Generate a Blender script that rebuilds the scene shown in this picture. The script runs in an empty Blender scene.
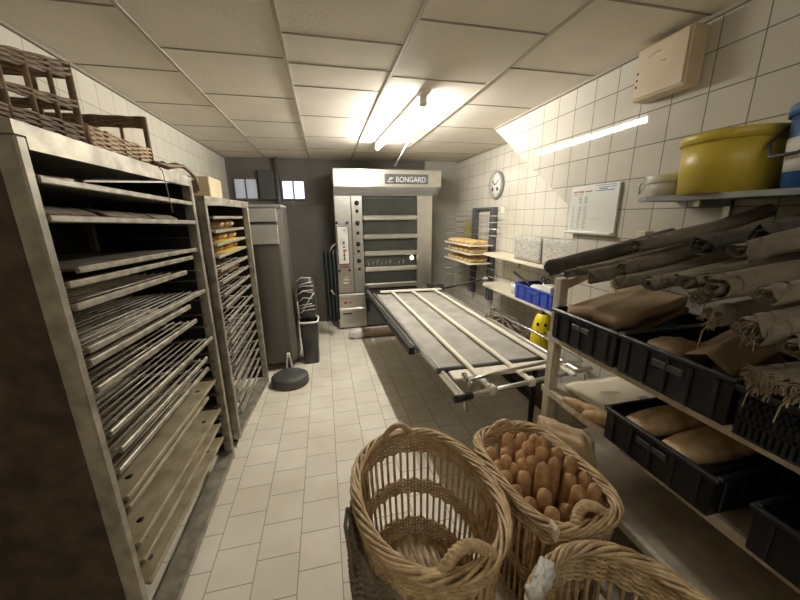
import bpy, math, random
from mathutils import Vector, Matrix, noise
random.seed(7)
PI = math.pi
sc = bpy.context.scene
COL = sc.collection
ORIG = {}

# ------------------------------------------------------------------ materials
def new_mat(name):
    m = bpy.data.materials.new(name); m.use_nodes = True
    nt = m.node_tree
    return m, nt, nt.nodes['Principled BSDF']

def mat(name, col, rough=.6, metal=0., var=.25, scale=8., col2=None, bump=0., bscale=None, stretch=(1, 1, 1), trans=0., spec=.5):
    m, nt, b = new_mat(name)
    b.inputs['Roughness'].default_value = rough
    b.inputs['Metallic'].default_value = metal
    b.inputs['Specular IOR Level'].default_value = spec
    if trans: b.inputs['Transmission Weight'].default_value = trans
    c2 = col2 or tuple(c * (1 - var) for c in col)
    tc = nt.nodes.new('ShaderNodeTexCoord'); mp = nt.nodes.new('ShaderNodeMapping')
    mp.inputs['Scale'].default_value = stretch
    nz = nt.nodes.new('ShaderNodeTexNoise'); nz.inputs['Scale'].default_value = scale; nz.inputs['Detail'].default_value = 5
    nt.links.new(tc.outputs['Object'], mp.inputs['Vector']); nt.links.new(mp.outputs['Vector'], nz.inputs['Vector'])
    cr = nt.nodes.new('ShaderNodeValToRGB')
    cr.color_ramp.elements[0].position = .35; cr.color_ramp.elements[1].position = .68
    cr.color_ramp.elements[0].color = (*c2, 1); cr.color_ramp.elements[1].color = (*col, 1)
    nt.links.new(nz.outputs['Fac'], cr.inputs['Fac']); nt.links.new(cr.outputs['Color'], b.inputs['Base Color'])
    if bump:
        bp = nt.nodes.new('ShaderNodeBump'); bp.inputs['Strength'].default_value = bump; bp.inputs['Distance'].default_value = .01
        n2 = nt.nodes.new('ShaderNodeTexNoise'); n2.inputs['Scale'].default_value = bscale or scale * 3; n2.inputs['Detail'].default_value = 6
        nt.links.new(mp.outputs['Vector'], n2.inputs['Vector'])
        nt.links.new(n2.outputs['Fac'], bp.inputs['Height']); nt.links.new(bp.outputs['Normal'], b.inputs['Normal'])
    return m

def tile_mat(name, axes, w, h, col, grout, off=(0, 0), offset=0., rough=.12, mortar=.004, var=.06, dirt=None, spec=.5):
    m, nt, b = new_mat(name)
    tc = nt.nodes.new('ShaderNodeTexCoord'); sp = nt.nodes.new('ShaderNodeSeparateXYZ'); cb = nt.nodes.new('ShaderNodeCombineXYZ')
    nt.links.new(tc.outputs['Object'], sp.inputs[0])
    for i in (0, 1):
        ad = nt.nodes.new('ShaderNodeMath'); ad.operation = 'ADD'; ad.inputs[1].default_value = -off[i] + 40 * (w, h)[i]
        nt.links.new(sp.outputs['XYZ'.index(axes[i])], ad.inputs[0]); nt.links.new(ad.outputs[0], cb.inputs[i])
    br = nt.nodes.new('ShaderNodeTexBrick'); br.offset = offset; br.offset_frequency = 2; br.squash = 1
    br.inputs['Scale'].default_value = 1; br.inputs['Brick Width'].default_value = w; br.inputs['Row Height'].default_value = h
    br.inputs['Mortar Size'].default_value = mortar / 2; br.inputs['Mortar Smooth'].default_value = .1; br.inputs['Bias'].default_value = 0
    br.inputs['Color1'].default_value = (*col, 1); br.inputs['Color2'].default_value = (*[c * (1 - var) for c in col], 1)
    br.inputs['Mortar'].default_value = (*grout, 1)
    nt.links.new(cb.outputs[0], br.inputs['Vector'])
    nz = nt.nodes.new('ShaderNodeTexNoise'); nz.inputs['Scale'].default_value = 2.5; nz.inputs['Detail'].default_value = 6
    nt.links.new(tc.outputs['Object'], nz.inputs['Vector'])
    cr = nt.nodes.new('ShaderNodeValToRGB'); cr.color_ramp.elements[0].position = .3; cr.color_ramp.elements[1].position = .65
    d = dirt or (.9, .88, .84); cr.color_ramp.elements[0].color = (*d, 1); cr.color_ramp.elements[1].color = (1, 1, 1, 1)
    nt.links.new(nz.outputs['Fac'], cr.inputs['Fac'])
    mx = nt.nodes.new('ShaderNodeMix'); mx.data_type = 'RGBA'; mx.blend_type = 'MULTIPLY'; mx.inputs['Factor'].default_value = 1
    nt.links.new(br.outputs['Color'], mx.inputs['A']); nt.links.new(cr.outputs['Color'], mx.inputs['B'])
    nt.links.new(mx.outputs['Result'], b.inputs['Base Color'])
    b.inputs['Specular IOR Level'].default_value = spec
    mr = nt.nodes.new('ShaderNodeMapRange'); mr.inputs['To Min'].default_value = rough; mr.inputs['To Max'].default_value = .8
    nt.links.new(br.outputs['Fac'], mr.inputs['Value']); nt.links.new(mr.outputs['Result'], b.inputs['Roughness'])
    bp = nt.nodes.new('ShaderNodeBump'); bp.inputs['Strength'].default_value = .35; bp.inputs['Distance'].default_value = .003; bp.invert = True
    nt.links.new(br.outputs['Fac'], bp.inputs['Height']); nt.links.new(bp.outputs['Normal'], b.inputs['Normal'])
    return m

def emit_mat(name, col, s):
    m, nt, b = new_mat(name)
    b.inputs['Base Color'].default_value = (*col, 1); b.inputs['Emission Color'].default_value = (*col, 1)
    b.inputs['Emission Strength'].default_value = s
    return m

M = {}
M['tile_near'] = tile_mat('glossy cream tile', 'YZ', .167, .163, (.54, .515, .45), (.15, .14, .11), (1.113, 2.0), rough=.035, spec=.35, mortar=.005)
M['tile_far'] = tile_mat('cream tile', 'YZ', .168, .162, (.62, .59, .515), (.18, .175, .135), (3.47, 2.03), rough=.16, mortar=.005)
M['tile_left'] = tile_mat('left wall tile', 'YZ', .168, .163, (.66, .63, .545), (.24, .23, .18), (.05, 2.3), rough=.15)
M['floor'] = tile_mat('floor tile', 'YX', .2, .205, (.86, .815, .71), (.40, .37, .30), (.185, -.225), .5, rough=.38, mortar=.005, dirt=(.86, .83, .77), spec=.3)
M['ceiling'] = mat('ceiling board', (.80, .74, .635), .9, var=.1, scale=3, bump=.12, bscale=60)
M['grid'] = mat('ceiling strip', (.44, .395, .32), .6, var=.15)
M['gap'] = mat('ceiling joint', (.30, .265, .21), .8, var=.15)
M['backwall'] = mat('sooty grey paint', (.125, .115, .1), .6, var=.25, scale=4)
M['rackgrey'] = mat('dark grey metal', (.13, .135, .145), .45, .3, .2)
M['greywall'] = mat('grey wall', (.36, .35, .31), .6, var=.15, scale=4)
M['darkdoor'] = mat('grey brown door', (.10, .092, .08), .55, var=.2, scale=5)
M['greypaint'] = mat('grey painted metal', (.3, .3, .28), .45, var=.15, scale=6)
M['steel'] = mat('brushed steel', (.62, .61, .57), .32, .9, .16, 6, stretch=(1, 1, 14))
M['steelh'] = mat('bright steel', (.74, .72, .66), .28, .85, .12, 6)
M['chrome'] = mat('chrome', (.75, .74, .7), .16, 1., .08)
M['alu'] = mat('worn aluminium', (.50, .46, .375), .5, .6, .45, 14, bump=.08)
M['aludark'] = mat('tarnished aluminium', (.30, .28, .235), .5, .6, .45, 14, bump=.1)
M['rust'] = mat('rusty brown sheet', (.10, .07, .045), .7, .2, .5, 14, col2=(.045, .032, .022))
M['blackmetal'] = mat('black steel', (.025, .025, .025), .5, .3, .3)
M['darkgrey'] = mat('dark grey', (.07, .07, .068), .55, 0, .3)
M['ovenglass'] = mat('dark oven glass', (.055, .06, .052), .12, 0, .35, 3, spec=.6)
M['white'] = mat('white plastic', (.8, .78, .71), .4, 0, .08)
M['cream'] = mat('cream laminate', (.78, .72, .56), .45, 0, .1, 5)
M['bar'] = mat('pale wood bar', (.86, .81, .67), .5, 0, .1, 10, stretch=(6, 1, 6))
M['belt'] = mat('floury canvas belt', (.42, .40, .36), .85, 0, .3, 5, bump=.15, bscale=50)
M['wood'] = mat('worn white wood', (.66, .59, .46), .65, 0, .3, 12, stretch=(3, 3, 1), bump=.1)
M['board'] = mat('worn chipboard', (.46, .40, .31), .6, 0, .35, 9)
M['woodtray'] = mat('stained baking board', (.48, .42, .285), .5, .1, .5, 6, col2=(.25, .20, .12), bump=.1)
M['wicker'] = mat('golden wicker', (.68, .52, .31), .5, 0, .5, 22, col2=(.42, .29, .145), bump=.1)
M['wickerl'] = mat('pale wicker', (.70, .55, .33), .5, 0, .4, 20, col2=(.36, .25, .12))
M['wickerd'] = mat('dark wicker', (.30, .20, .105), .55, 0, .5, 20, col2=(.13, .08, .042))
M['wickerg'] = mat('grey brown wicker', (.30, .25, .18), .6, 0, .5, 20, col2=(.14, .115, .08))
M['crust'] = mat('baguette crust', (.64, .42, .215), .55, 0, .5, 20, col2=(.34, .18, .07), bump=.25, bscale=40)
M['golden'] = mat('golden crust', (.85, .66, .32), .55, 0, .4, 20, col2=(.58, .34, .12))
M['crustl'] = mat('flat bread crust', (.70, .54, .33), .65, 0, .4, 16, col2=(.42, .26, .12), bump=.3, bscale=60)
M['crustd'] = mat('dark loaf crust', (.45, .22, .085), .5, 0, .5, 20, col2=(.22, .09, .03), bump=.2)
M['roll'] = mat('grey brown linen', (.185, .16, .12), .95, 0, .35, 9, bump=.35, bscale=120)
M['rolld'] = mat('dark linen', (.085, .077, .064), .95, 0, .35, 9, bump=.35, bscale=120)
M['rolll'] = mat('light linen', (.225, .19, .138), .95, 0, .35, 9, bump=.35, bscale=120)
M['fringe'] = mat('linen fringe', (.36, .29, .19), .9, 0, .35, 30)
M['hollow'] = mat('painted hollow shade', (.02, .017, .013), .95, 0, .3)
M['kraft'] = mat('brown paper', (.40, .285, .165), .75, 0, .2, 6, bump=.12)
M['kraftl'] = mat('light brown paper', (.56, .42, .26), .75, 0, .2, 6, bump=.4, bscale=14)
M['kraftd'] = mat('dark brown paper', (.27, .18, .10), .75, 0, .25, 6, bump=.12)
M['crate'] = mat('black plastic crate', (.011, .0125, .017), .42, 0, .3, 8)
M['blue'] = mat('blue plastic', (.035, .075, .42), .4, 0, .2)
M['bluelid'] = mat('blue bucket plastic', (.03, .12, .33), .35, 0, .2)
M['yellow'] = mat('yellow bucket plastic', (.62, .48, .055), .38, 0, .12, 4)
M['toyyellow'] = mat('bright yellow plastic', (.85, .68, .02), .4, 0, .05)
M['black'] = mat('black', (.01, .01, .01), .5, 0, .2)
M['red'] = mat('red print', (.42, .07, .045), .6, 0, .2)
M['blueprint'] = mat('blue print', (.2, .27, .42), .6, 0, .2)
M['greyprint'] = mat('grey print', (.42, .42, .40), .6, 0, .2)
M['paper'] = mat('white paper', (.74, .72, .66), .6, 0, .06)
M['sheet'] = mat('cream paper sack', (.78, .70, .53), .6, 0, .14, 7, bump=.08)
M['news'] = mat('newsprint', (.52, .50, .44), .9, 0, .5, 26, col2=(.26, .25, .22), stretch=(1, 1, 7))
M['boxcream'] = mat('yellowed board', (.62, .51, .34), .5, 0, .18, 5)
M['plastic'] = mat('cling film', (.9, .89, .85), .25, 0, .1, trans=.25, bump=.25, bscale=40)
M['bag'] = mat('dark bin liner', (.055, .055, .055), .3, 0, .4, 10, bump=.35, bscale=20)
M['curtain'] = mat('teal black cloth', (.03, .035, .035), .8, 0, .3)
M['ovenside'] = mat('grey green oven side', (.085, .10, .095), .5, .3, .25)
M['rope'] = mat('pale hose', (.26, .21, .15), .6, 0, .2)
M['chest'] = mat('dark brown chest', (.07, .05, .036), .6, 0, .3)
M['signplate'] = mat('slate sign plate', (.135, .15, .17), .35, .2, .15)
M['tube'] = emit_mat('fluorescent tube', (1., .95, .86), 168.)
M['tube_fill'] = emit_mat('added fill tube', (1., .95, .86), 17.)
M['pane'] = emit_mat('daylit frosted glass', (.72, .74, .92), 1.1)
M['pane_refl'] = emit_mat('painted window reflection', (.42, .45, .52), .25)
M['glow_disc'] = emit_mat('glowing disc', (1, .95, .8), 6)

# ------------------------------------------------------------------ mesh builder
class MB:
    def __init__(s): s.v = []; s.f = []; s.sm = []
    def add(s, vs, fs, smooth=False):
        o = len(s.v); s.v += [tuple(v) for v in vs]
        s.f += [tuple(i + o for i in f) for f in fs]; s.sm += [smooth] * len(fs)
        return s
    def box(s, x0, x1, y0, y1, z0, z1, mtx=None):
        vs = [Vector((x, y, z)) for z in (z0, z1) for y in (y0, y1) for x in (x0, x1)]
        if mtx: vs = [mtx @ v for v in vs]
        return s.add(vs, [(0, 2, 3, 1), (4, 5, 7, 6), (0, 1, 5, 4), (2, 6, 7, 3), (0, 4, 6, 2), (1, 3, 7, 5)])
    def bbox(s, x0, x1, y0, y1, z0, z1, b=.006, mtx=None):      # box with chamfered edges
        b = min(b, (x1 - x0) * .45, (y1 - y0) * .45, (z1 - z0) * .45)
        vs = []; idx = {}
        for i, (x, sx) in enumerate(((x0, 1), (x1, -1))):
            for j, (y, sy) in enumerate(((y0, 1), (y1, -1))):
                for k, (z, sz) in enumerate(((z0, 1), (z1, -1))):
                    for a, p in enumerate(((x, y + sy * b, z + sz * b), (x + sx * b, y, z + sz * b), (x + sx * b, y + sy * b, z))):
                        idx[i, j, k, a] = len(vs); vs.append(Vector(p))
        g = lambda *k: idx[k]
        fs = []
        for i in (0, 1):
            q = [g(i, 0, 0, 0), g(i, 1, 0, 0), g(i, 1, 1, 0), g(i, 0, 1, 0)]; fs.append(q[::-1] if i == 0 else q)
            q = [g(0, i, 0, 1), g(1, i, 0, 1), g(1, i, 1, 1), g(0, i, 1, 1)]; fs.append(q if i == 0 else q[::-1])
            q = [g(0, 0, i, 2), g(1, 0, i, 2), g(1, 1, i, 2), g(0, 1, i, 2)]; fs.append(q[::-1] if i == 0 else q)
        for i in (0, 1):
            for j in (0, 1):
                fs.append([g(i, j, 0, 0), g(i, j, 1, 0), g(i, j, 1, 1), g(i, j, 0, 1)])
                fs.append([g(i, 0, j, 0), g(i, 1, j, 0), g(i, 1, j, 2), g(i, 0, j, 2)])
                fs.append([g(0, i, j, 1), g(1, i, j, 1), g(1, i, j, 2), g(0, i, j, 2)])
                for k in (0, 1): fs.append([g(i, j, k, 0), g(i, j, k, 1), g(i, j, k, 2)])
        if mtx: vs = [mtx @ v for v in vs]
        return s.add(vs, fs)
    def tube(s, pts, r, n=6, closed=False, caps=True):
        pts = [Vector(p) for p in pts]; N = len(pts)
        rs = r if isinstance(r, (list, tuple)) else [r] * N
        rings = []; up = None
        for i, p in enumerate(pts):
            if closed: t = pts[(i + 1) % N] - pts[i - 1]
            else: t = pts[min(i + 1, N - 1)] - pts[max(i - 1, 0)]
            t = t.normalized() if t.length > 1e-9 else Vector((0, 0, 1))
            if up is None:
                up = Vector((0, 0, 1)) if abs(t.z) < .9 else Vector((1, 0, 0))
            a = up - t * up.dot(t)
            if a.length < 1e-6: a = t.orthogonal()
            a.normalize(); up = a; b = t.cross(a)
            rings.append([p + (a * math.cos(2 * PI * k / n) + b * math.sin(2 * PI * k / n)) * rs[i] for k in range(n)])
        vs = [v for q in rings for v in q]; fs = []
        for i in range(N if closed else N - 1):
            j = (i + 1) % N
            for k in range(n):
                l = (k + 1) % n
                fs.append((i * n + k, i * n + l, j * n + l, j * n + k))
        if caps and not closed:
            fs.append(tuple(range(n))[::-1]); fs.append(tuple((N - 1) * n + k for k in range(n)))
        return s.add(vs, fs, n > 4)
    def lathe(s, prof, c=(0, 0, 0), n=32, mtx=None, sx=1, sy=1):
        vs = []; fs = []; c = Vector(c)
        for r, z in prof:
            for k in range(n):
                a = 2 * PI * k / n; vs.append(Vector((r * math.cos(a) * sx, r * math.sin(a) * sy, z)) + c)
        for i in range(len(prof) - 1):
            for k in range(n):
                l = (k + 1) % n; fs.append((i * n + k, i * n + l, (i + 1) * n + l, (i + 1) * n + k))
        fs.append(tuple(range(n))[::-1]); fs.append(tuple((len(prof) - 1) * n + k for k in range(n)))
        if mtx: vs = [mtx @ v for v in vs]
        return s.add(vs, fs, True)
    def grid(s, fn, nu, nv, thick=0., closed_u=False, smooth=True):
        P = [[Vector(fn(i / (nu if closed_u else nu - 1), j / (nv - 1))) for i in range(nu)] for j in range(nv)]
        vs = [p for r in P for p in r]; fs = []
        for j in range(nv - 1):
            for i in range(nu if closed_u else nu - 1):
                k = (i + 1) % nu
                fs.append((j * nu + i, j * nu + k, (j + 1) * nu + k, (j + 1) * nu + i))
        if thick:
            nrm = [Vector() for _ in vs]
            for f in fs:
                m = (vs[f[1]] - vs[f[0]]).cross(vs[f[2]] - vs[f[0]])
                for i in f: nrm[i] += m
            N = len(vs)
            vs = vs + [v - (q.normalized() if q.length else Vector((0, 0, 1))) * thick for v, q in zip(vs, nrm)]
            fs2 = [tuple(i + N for i in f[::-1]) for f in fs]
            edge = {}
            for f in fs:
                for a, b in zip(f, f[1:] + f[:1]): edge[(a, b)] = 1
            rim = [(a, b) for a, b in edge if (b, a) not in edge]
            fs = fs + fs2 + [(b, a, a + N, b + N) for a, b in rim]
        return s.add(vs, fs, smooth)
    def blob(s, sx, sy, sz, mtx=None, p=3., n=14, amp=.08, freq=3., seed=0, flat=.0):   # soft superellipsoid sack
        def fn(u, v):
            a = 2 * PI * u; b = -PI / 2 + PI * min(max(v, .002), .998)
            f = lambda t: math.copysign(abs(t) ** (2 / p), t)
            q = Vector((f(math.cos(b)) * f(math.cos(a)), f(math.cos(b)) * f(math.sin(a)), f(math.sin(b))))
            w = 1 + amp * noise.noise(q * freq + Vector((seed * 7.1, seed * 3.3, 0)))
            q = Vector((q.x * sx / 2 * w, q.y * sy / 2 * w, q.z * sz / 2 * w))
            if flat and q.z < -sz / 2 * flat: q.z = -sz / 2 * flat
            return mtx @ q if mtx else q
        return s.grid(fn, n * 2, n, closed_u=True)
    def build(s, name, m, parent=None, local=False, label=None):
        if parent is None:
            xs, ys, zs = zip(*s.v); o = Vector(((min(xs) + max(xs)) / 2, (min(ys) + max(ys)) / 2, min(zs)))
        else: o = Vector((0, 0, 0)) if local else ORIG[parent.name]
        me = bpy.data.meshes.new(name)
        me.from_pydata([(v[0] - o.x, v[1] - o.y, v[2] - o.z) for v in s.v], [], s.f)
        me.polygons.foreach_set('use_smooth', s.sm)
        me.materials.append(M[m] if isinstance(m, str) else m)
        ob = bpy.data.objects.new(name, me); COL.objects.link(ob)
        if parent is None: ob.location = o
        else: ob.parent = parent
        ORIG[ob.name] = o
        if label: ob['label'] = label
        return ob

def tag(o, label, cat, group=None, kind=None):
    o['label'] = label; o['category'] = cat
    if group: o['group'] = group
    if kind: o['kind'] = kind
    return o
def thing(name, label, cat, loc=(0, 0, 0), rz=0, group=None):
    o = bpy.data.objects.new(name, None); COL.objects.link(o); o.empty_display_size = .1
    o.location = loc; o.rotation_euler = (0, 0, rz); ORIG[o.name] = Vector(loc)
    return tag(o, label, cat, group)
def struct(name, mb, m, label=None, origin=True):
    me = bpy.data.meshes.new(name); me.from_pydata(mb.v, [], mb.f); me.materials.append(M[m])
    ob = bpy.data.objects.new(name, me); COL.objects.link(ob); ob['kind'] = 'structure'
    ORIG[ob.name] = Vector((0, 0, 0))
    tag(ob, label or name.replace('_', ' '), name.split('_')[0]); return ob
def sub(parent, mb, name, m, label=None):
    return mb.build(name, m, parent, label=label)
def each(parent, mb, name, m, label=None):      # one mesh per separate piece
    par = list(range(len(mb.v)))
    def find(a):
        while par[a] != a: par[a] = par[par[a]]; a = par[a]
        return a
    for f in mb.f:
        r0 = find(f[0])
        for q in f[1:]: par[find(q)] = r0
    isl = {}
    for f, sm in zip(mb.f, mb.sm): isl.setdefault(find(f[0]), []).append((f, sm))
    out = None
    for fs in isl.values():
        n = MB(); mp = {}
        for f, sm in fs:
            g = []
            for q in f:
                if q not in mp: mp[q] = len(n.v); n.v.append(mb.v[q])
                g.append(mp[q])
            n.f.append(tuple(g)); n.sm.append(sm)
        out = n.build(name, m, parent, label=label)
    return out
def copy_thing(root, loc, rz, label, group=None):
    r = root.copy(); COL.objects.link(r); r.location = loc; r.rotation_euler = (0, 0, rz); r['label'] = label
    if group: r['group'] = group
    for ch in root.children:
        c = ch.copy(); COL.objects.link(c); c.parent = r
        for g in ch.children:
            d = g.copy(); COL.objects.link(d); d.parent = c
    return r
ORD = ['first', 'second', 'third', 'fourth', 'fifth', 'sixth', 'seventh', 'eighth', 'ninth', 'tenth', 'eleventh', 'twelfth', 'thirteenth', 'fourteenth', 'fifteenth', 'sixteenth', 'seventeenth', 'eighteenth', 'nineteenth']

# ------------------------------------------------------------------ camera
F = 328.0; H = 1.65
dY = Vector((-77, -83, F)).normalized()
dD = Vector((15, 1300, F)); dD = (dD - dY * dD.dot(dY)).normalized()
dX = dD.cross(dY)
right = Vector((dX[0], dY[0], -dD[0])); down = Vector((dX[1], dY[1], -dD[1])); fwd = Vector((dX[2], dY[2], -dD[2]))
cam = bpy.data.objects.new('camera', bpy.data.cameras.new('camera')); COL.objects.link(cam)
R3 = Matrix((right, -down, -fwd)).transposed()
cam.matrix_world = Matrix.Translation((0, 0, H)) @ R3.to_4x4()
cam.data.sensor_width = 36; cam.data.lens = F / 800 * 36; cam.data.clip_start = .02
sc.camera = cam
def ray(px, py):
    v = Vector((px - 400, py - 300, F)); return Vector((v.dot(dX), v.dot(dY), -v.dot(dD)))
def onx(px, py, x): r = ray(px, py); return r * (x / r.x) + Vector((0, 0, H))
def ony(px, py, y): r = ray(px, py); return r * (y / r.y) + Vector((0, 0, H))
def onz(px, py, z): r = ray(px, py); return r * ((z - H) / r.z) + Vector((0, 0, H))

# ------------------------------------------------------------------ room shell
CZ = 2.47
struct('floor', MB().box(-1.4, 2.3, -1.5, 5.4, -.1, 0), 'floor', 'pale beige floor tiles laid in running bond')
struct('ceiling', MB().box(-1.4, 2.3, -1.5, 5.4, CZ, CZ + .1), 'ceiling', 'beige suspended ceiling of square boards')
struct('wall_left', MB().box(-1.4, -1.28, -1.5, 5.4, 0, CZ), 'tile_left', 'left wall of cream tiles behind the tray racks')
struct('wall_back', MB().box(-1.28, 2.14, 5.3, 5.4, 0, CZ), 'backwall', 'dark sooty back wall behind the oven')
struct('wall_front', MB().box(-1.28, 2.14, -1.5, -1.4, 0, CZ), 'tile_left', 'cream wall behind the viewer')
struct('wall_right', MB().box(2.14, 2.3, 1.9, 5.3, 0, CZ), 'tile_far', 'recessed cream tiled wall with clock and shelves')
m = MB(); pr = [(-1.4, 0), (2.0, 0), (2.0, 1.66), (3.236, CZ), (-1.4, CZ)]
vs = [(x, y, z) for x in (1.69, 2.3) for y, z in pr]
m.add(vs, [(0, 4, 3, 2, 1), (5, 6, 7, 8, 9)] + [(i, (i + 1) % 5, (i + 1) % 5 + 5, i + 5) for i in range(5)])
struct('wall_right_near', m, 'tile_near', 'glossy cream tiled wall projecting forward with slanting end')
struct('wall_pier', MB().box(1.6, 2.14, 5.24, 5.3, 0, CZ), 'greywall', 'pale grey wall strip between oven and tiled wall')
# ceiling grid
m = MB()
for x in (-.74, -.14, .45, 1.09): m.box(x - .009, x + .009, -1.4, 5.3, CZ - .005, CZ)
struct('trim_1', m, 'grid', 'long ceiling strips running towards the oven')
m = MB()
cols = [(-1.28, -.74, [2.38 + .62 * k for k in range(-6, 5)]), (-.74, -.14, [2.09 + .635 * k for k in range(-5, 6)]), (-.14, .45, [.62, 1.23, 1.83, 2.14, 2.47, 3.12, 3.86, 4.5]),
        (.45, 1.09, [1.6 + .61 * k for k in range(-4, 6)]), (1.09, 2.14, [1.96 + .64 * k for k in range(-4, 6)])]
for x0, x1, ys in cols:
    for y in ys: m.box(x0 + .011, x1 - .011, y - .0055, y + .0055, CZ - .003, CZ)
struct('trim_2', m, 'gap', 'short ceiling joints between the boards')
m = MB().box(-1.28, -1.262, -1.4, 5.3, CZ - .018, CZ).box(1.672, 1.69, -1.4, 3.2, CZ - .018, CZ).box(2.122, 2.14, 3.3, 5.3, CZ - .018, CZ)
struct('trim_3', m, 'gap', 'dark moulding along top of the tiled walls')

# back wall door, window and window reflection
d = struct('door_1', MB().bbox(-.62, .1, 5.255, 5.3, 0, 1.83), 'darkdoor', 'dark grey brown door beside the oven')
sub(d, MB().tube([(.03, 5.25, 1.0), (.03, 5.21, 1.0), (-.06, 5.21, 1.0)], .012), 'handle', 'steel')
w = struct('window_1', MB().box(-.57, -.22, 5.27, 5.3, 1.89, 1.915).box(-.57, -.22, 5.27, 5.3, 2.16, 2.185).box(-.57, -.545, 5.27, 5.3, 1.915, 2.16).box(-.245, -.22, 5.27, 5.3, 1.915, 2.16).box(-.405, -.385, 5.27, 5.3, 1.915, 2.16), 'darkdoor', 'small two-pane transom window with pale daylight above the door')
for a in ((-.545, -.405), (-.385, -.245)): sub(w, MB().box(a[0], a[1], 5.285, 5.295, 1.915, 2.16), 'pane', 'pane')
w = struct('window_reflection', MB().box(-1.2, -.88, 5.27, 5.3, 1.9, 1.92).box(-1.2, -.88, 5.27, 5.3, 2.18, 2.2).box(-1.2, -1.185, 5.27, 5.3, 1.92, 2.18).box(-.895, -.88, 5.27, 5.3, 1.92, 2.18).box(-1.05, -1.035, 5.27, 5.3, 1.92, 2.18), 'backwall', 'dim bluish window reflection built as glowing panes in the far left corner')
for a in ((-1.185, -1.05), (-1.035, -.895)): sub(w, MB().box(a[0], a[1], 5.285, 5.295, 1.92, 2.18), 'pane', 'pane_refl')  # glowing panes stand in for a window reflection on the wall tiles
tag(MB().bbox(-.86, -.64, 5.22, 5.295, 1.9, 2.3, .01).build('wall_panel', 'darkgrey'), 'dark box on the back wall between the small window and its reflection', 'panel')
tag(MB().tube([(-.6, 5.22, 2.47), (-.6, 5.22, 1.85), (-.6, 5.22, .02)], .022, 8).build('drain_pipe', 'darkdoor'), 'thin dark vertical pipe running down left of the door', 'pipe')

# ------------------------------------------------------------------ light
L = thing('ceiling_light', 'bright tubular fluorescent light under the ceiling boards', 'lamp', (.69, 3.15, 2.37))
LA, LB = Vector((.72, 2.45, 2.403)), Vector((.655, 3.98, 2.403)); LD = (LB - LA).normalized()
LM = Matrix.Translation(LA) @ Matrix.Rotation(math.atan2(LD.y, LD.x), 4, 'Z'); LN = (LB - LA).length
sub(L, MB().bbox(-.11, LN + .03, -.03, .03, .036, .066, .006, LM), 'housing', 'white')
sub(L, MB().tube([LM @ Vector((0, 0, 0)), LM @ Vector((LN, 0, 0))], .019, 16), 'tube', 'tube')
for x in (-.06, LN): sub(L, MB().bbox(x, x + .06, -.024, .024, -.024, .04, .008, LM), 'end_cap', 'white')
L_fill = thing('ceiling_light', 'added unseen fill tube on the ceiling behind the viewer', 'lamp', (.3, -.75, 2.37))  # added fill fixture, out of view, brightens the front of the room
sub(L_fill, MB().bbox(-.3, .9, -.78, -.72, 2.444, 2.469, .006), 'housing', 'white')
sub(L_fill, MB().tube([(-.27, -.75, 2.416), (.87, -.75, 2.416)], .028, 16), 'tube', 'tube_fill')
for x in (-.295, .87): sub(L_fill, MB().bbox(x, x + .025, -.77, -.73, 2.396, 2.45, .008), 'end_cap', 'white')
c = onz(413, 134, CZ - .02)
r_ = thing('ceiling_rod', 'thin white rod sloping from ceiling to oven hood', 'rod', (c.x, c.y, c.z))
sub(r_, MB().tube([c, ony(395, 166, 4.5)], .011, 8), 'rod', 'white')
sub(r_, MB().tube([c + Vector((0, 0, .019)), c - Vector((0, 0, .03))], .03, 10), 'ceiling_bracket', 'white')

# ------------------------------------------------------------------ oven
YF = 4.77
ov = thing('deck_oven', 'tall stainless steel deck oven with stacked glass doors against back wall', 'oven', (.86, YF, 0))
sub(ov, MB().bbox(.155, 1.57, YF + .03, 5.28, .03, 2.1, .01), 'body', 'ovenside')
each(ov, MB().bbox(.16, .385, YF, YF + .03, .56, 2.0, .006).bbox(.39, .545, YF, YF + .03, .56, 2.0, .006), 'control_column', 'steel')
sub(ov, MB().bbox(1.34, 1.57, YF - .01, YF + .03, .3, 2.0, .006), 'side_column', 'steelh')
# hood
m = MB(); prf = [(4.6, 2.04), (4.6, 2.255), (4.64, 2.27), (5.25, 2.27), (5.25, 2.1), (4.77, 1.93)]
x0, x1 = .16, 1.64; n = len(prf)
m.add([(x, y, z) for x in (x0, x1) for y, z in prf], [tuple(range(n)), tuple(range(2 * n - 1, n - 1, -1))] + [(i, i + n, (i + 1) % n + n, (i + 1) % n) for i in range(n)])
hd = sub(ov, m, 'hood', 'steelh')
m = MB()
for k in range(7):
    t = (k + .5) / 7; m.box(.22, 1.58, 4.6 + .17 * t - .005, 4.6 + .17 * t + .005, 2.04 - .11 * t - .008, 2.04 - .11 * t + .002)
sub(hd, m, 'vent_slats', 'greypaint')
sg = sub(ov, MB().bbox(.84, 1.45, 4.588, 4.6, 2.075, 2.2, .004), 'sign_plate', 'signplate')
cu = bpy.data.curves.new('lettering', 'FONT'); cu.body = 'BONGARD'; cu.size = .098; cu.extrude = .002; cu.space_character = 1.0
to = bpy.data.objects.new('lettering_curve', cu); COL.objects.link(to)
bpy.context.view_layer.update()
me = bpy.data.meshes.new_from_object(to.evaluated_get(bpy.context.evaluated_depsgraph_get())); bpy.data.objects.remove(to)
wid = max(v.co.x for v in me.vertices)
for v in me.vertices:
    x, y, z = v.co; v.co = Vector((.99 + x * .42 / wid, 4.586 - z, 2.098 + y)) - ORIG[ov.name]
me.materials.clear(); me.materials.append(M['white'])
lo = bpy.data.objects.new('lettering', me); COL.objects.link(lo); lo.parent = sg; ORIG['lettering'] = ORIG[ov.name]
m = MB()
for k in range(3):
    m.tube([(.885 + k * .02, 4.584, 2.105 + .012 * k), (.92 + k * .02, 4.584, 2.165 - .006 * k)], .006, 5)
m.tube([(.87, 4.584, 2.1), (.955, 4.584, 2.1)], .005, 5)
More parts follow.
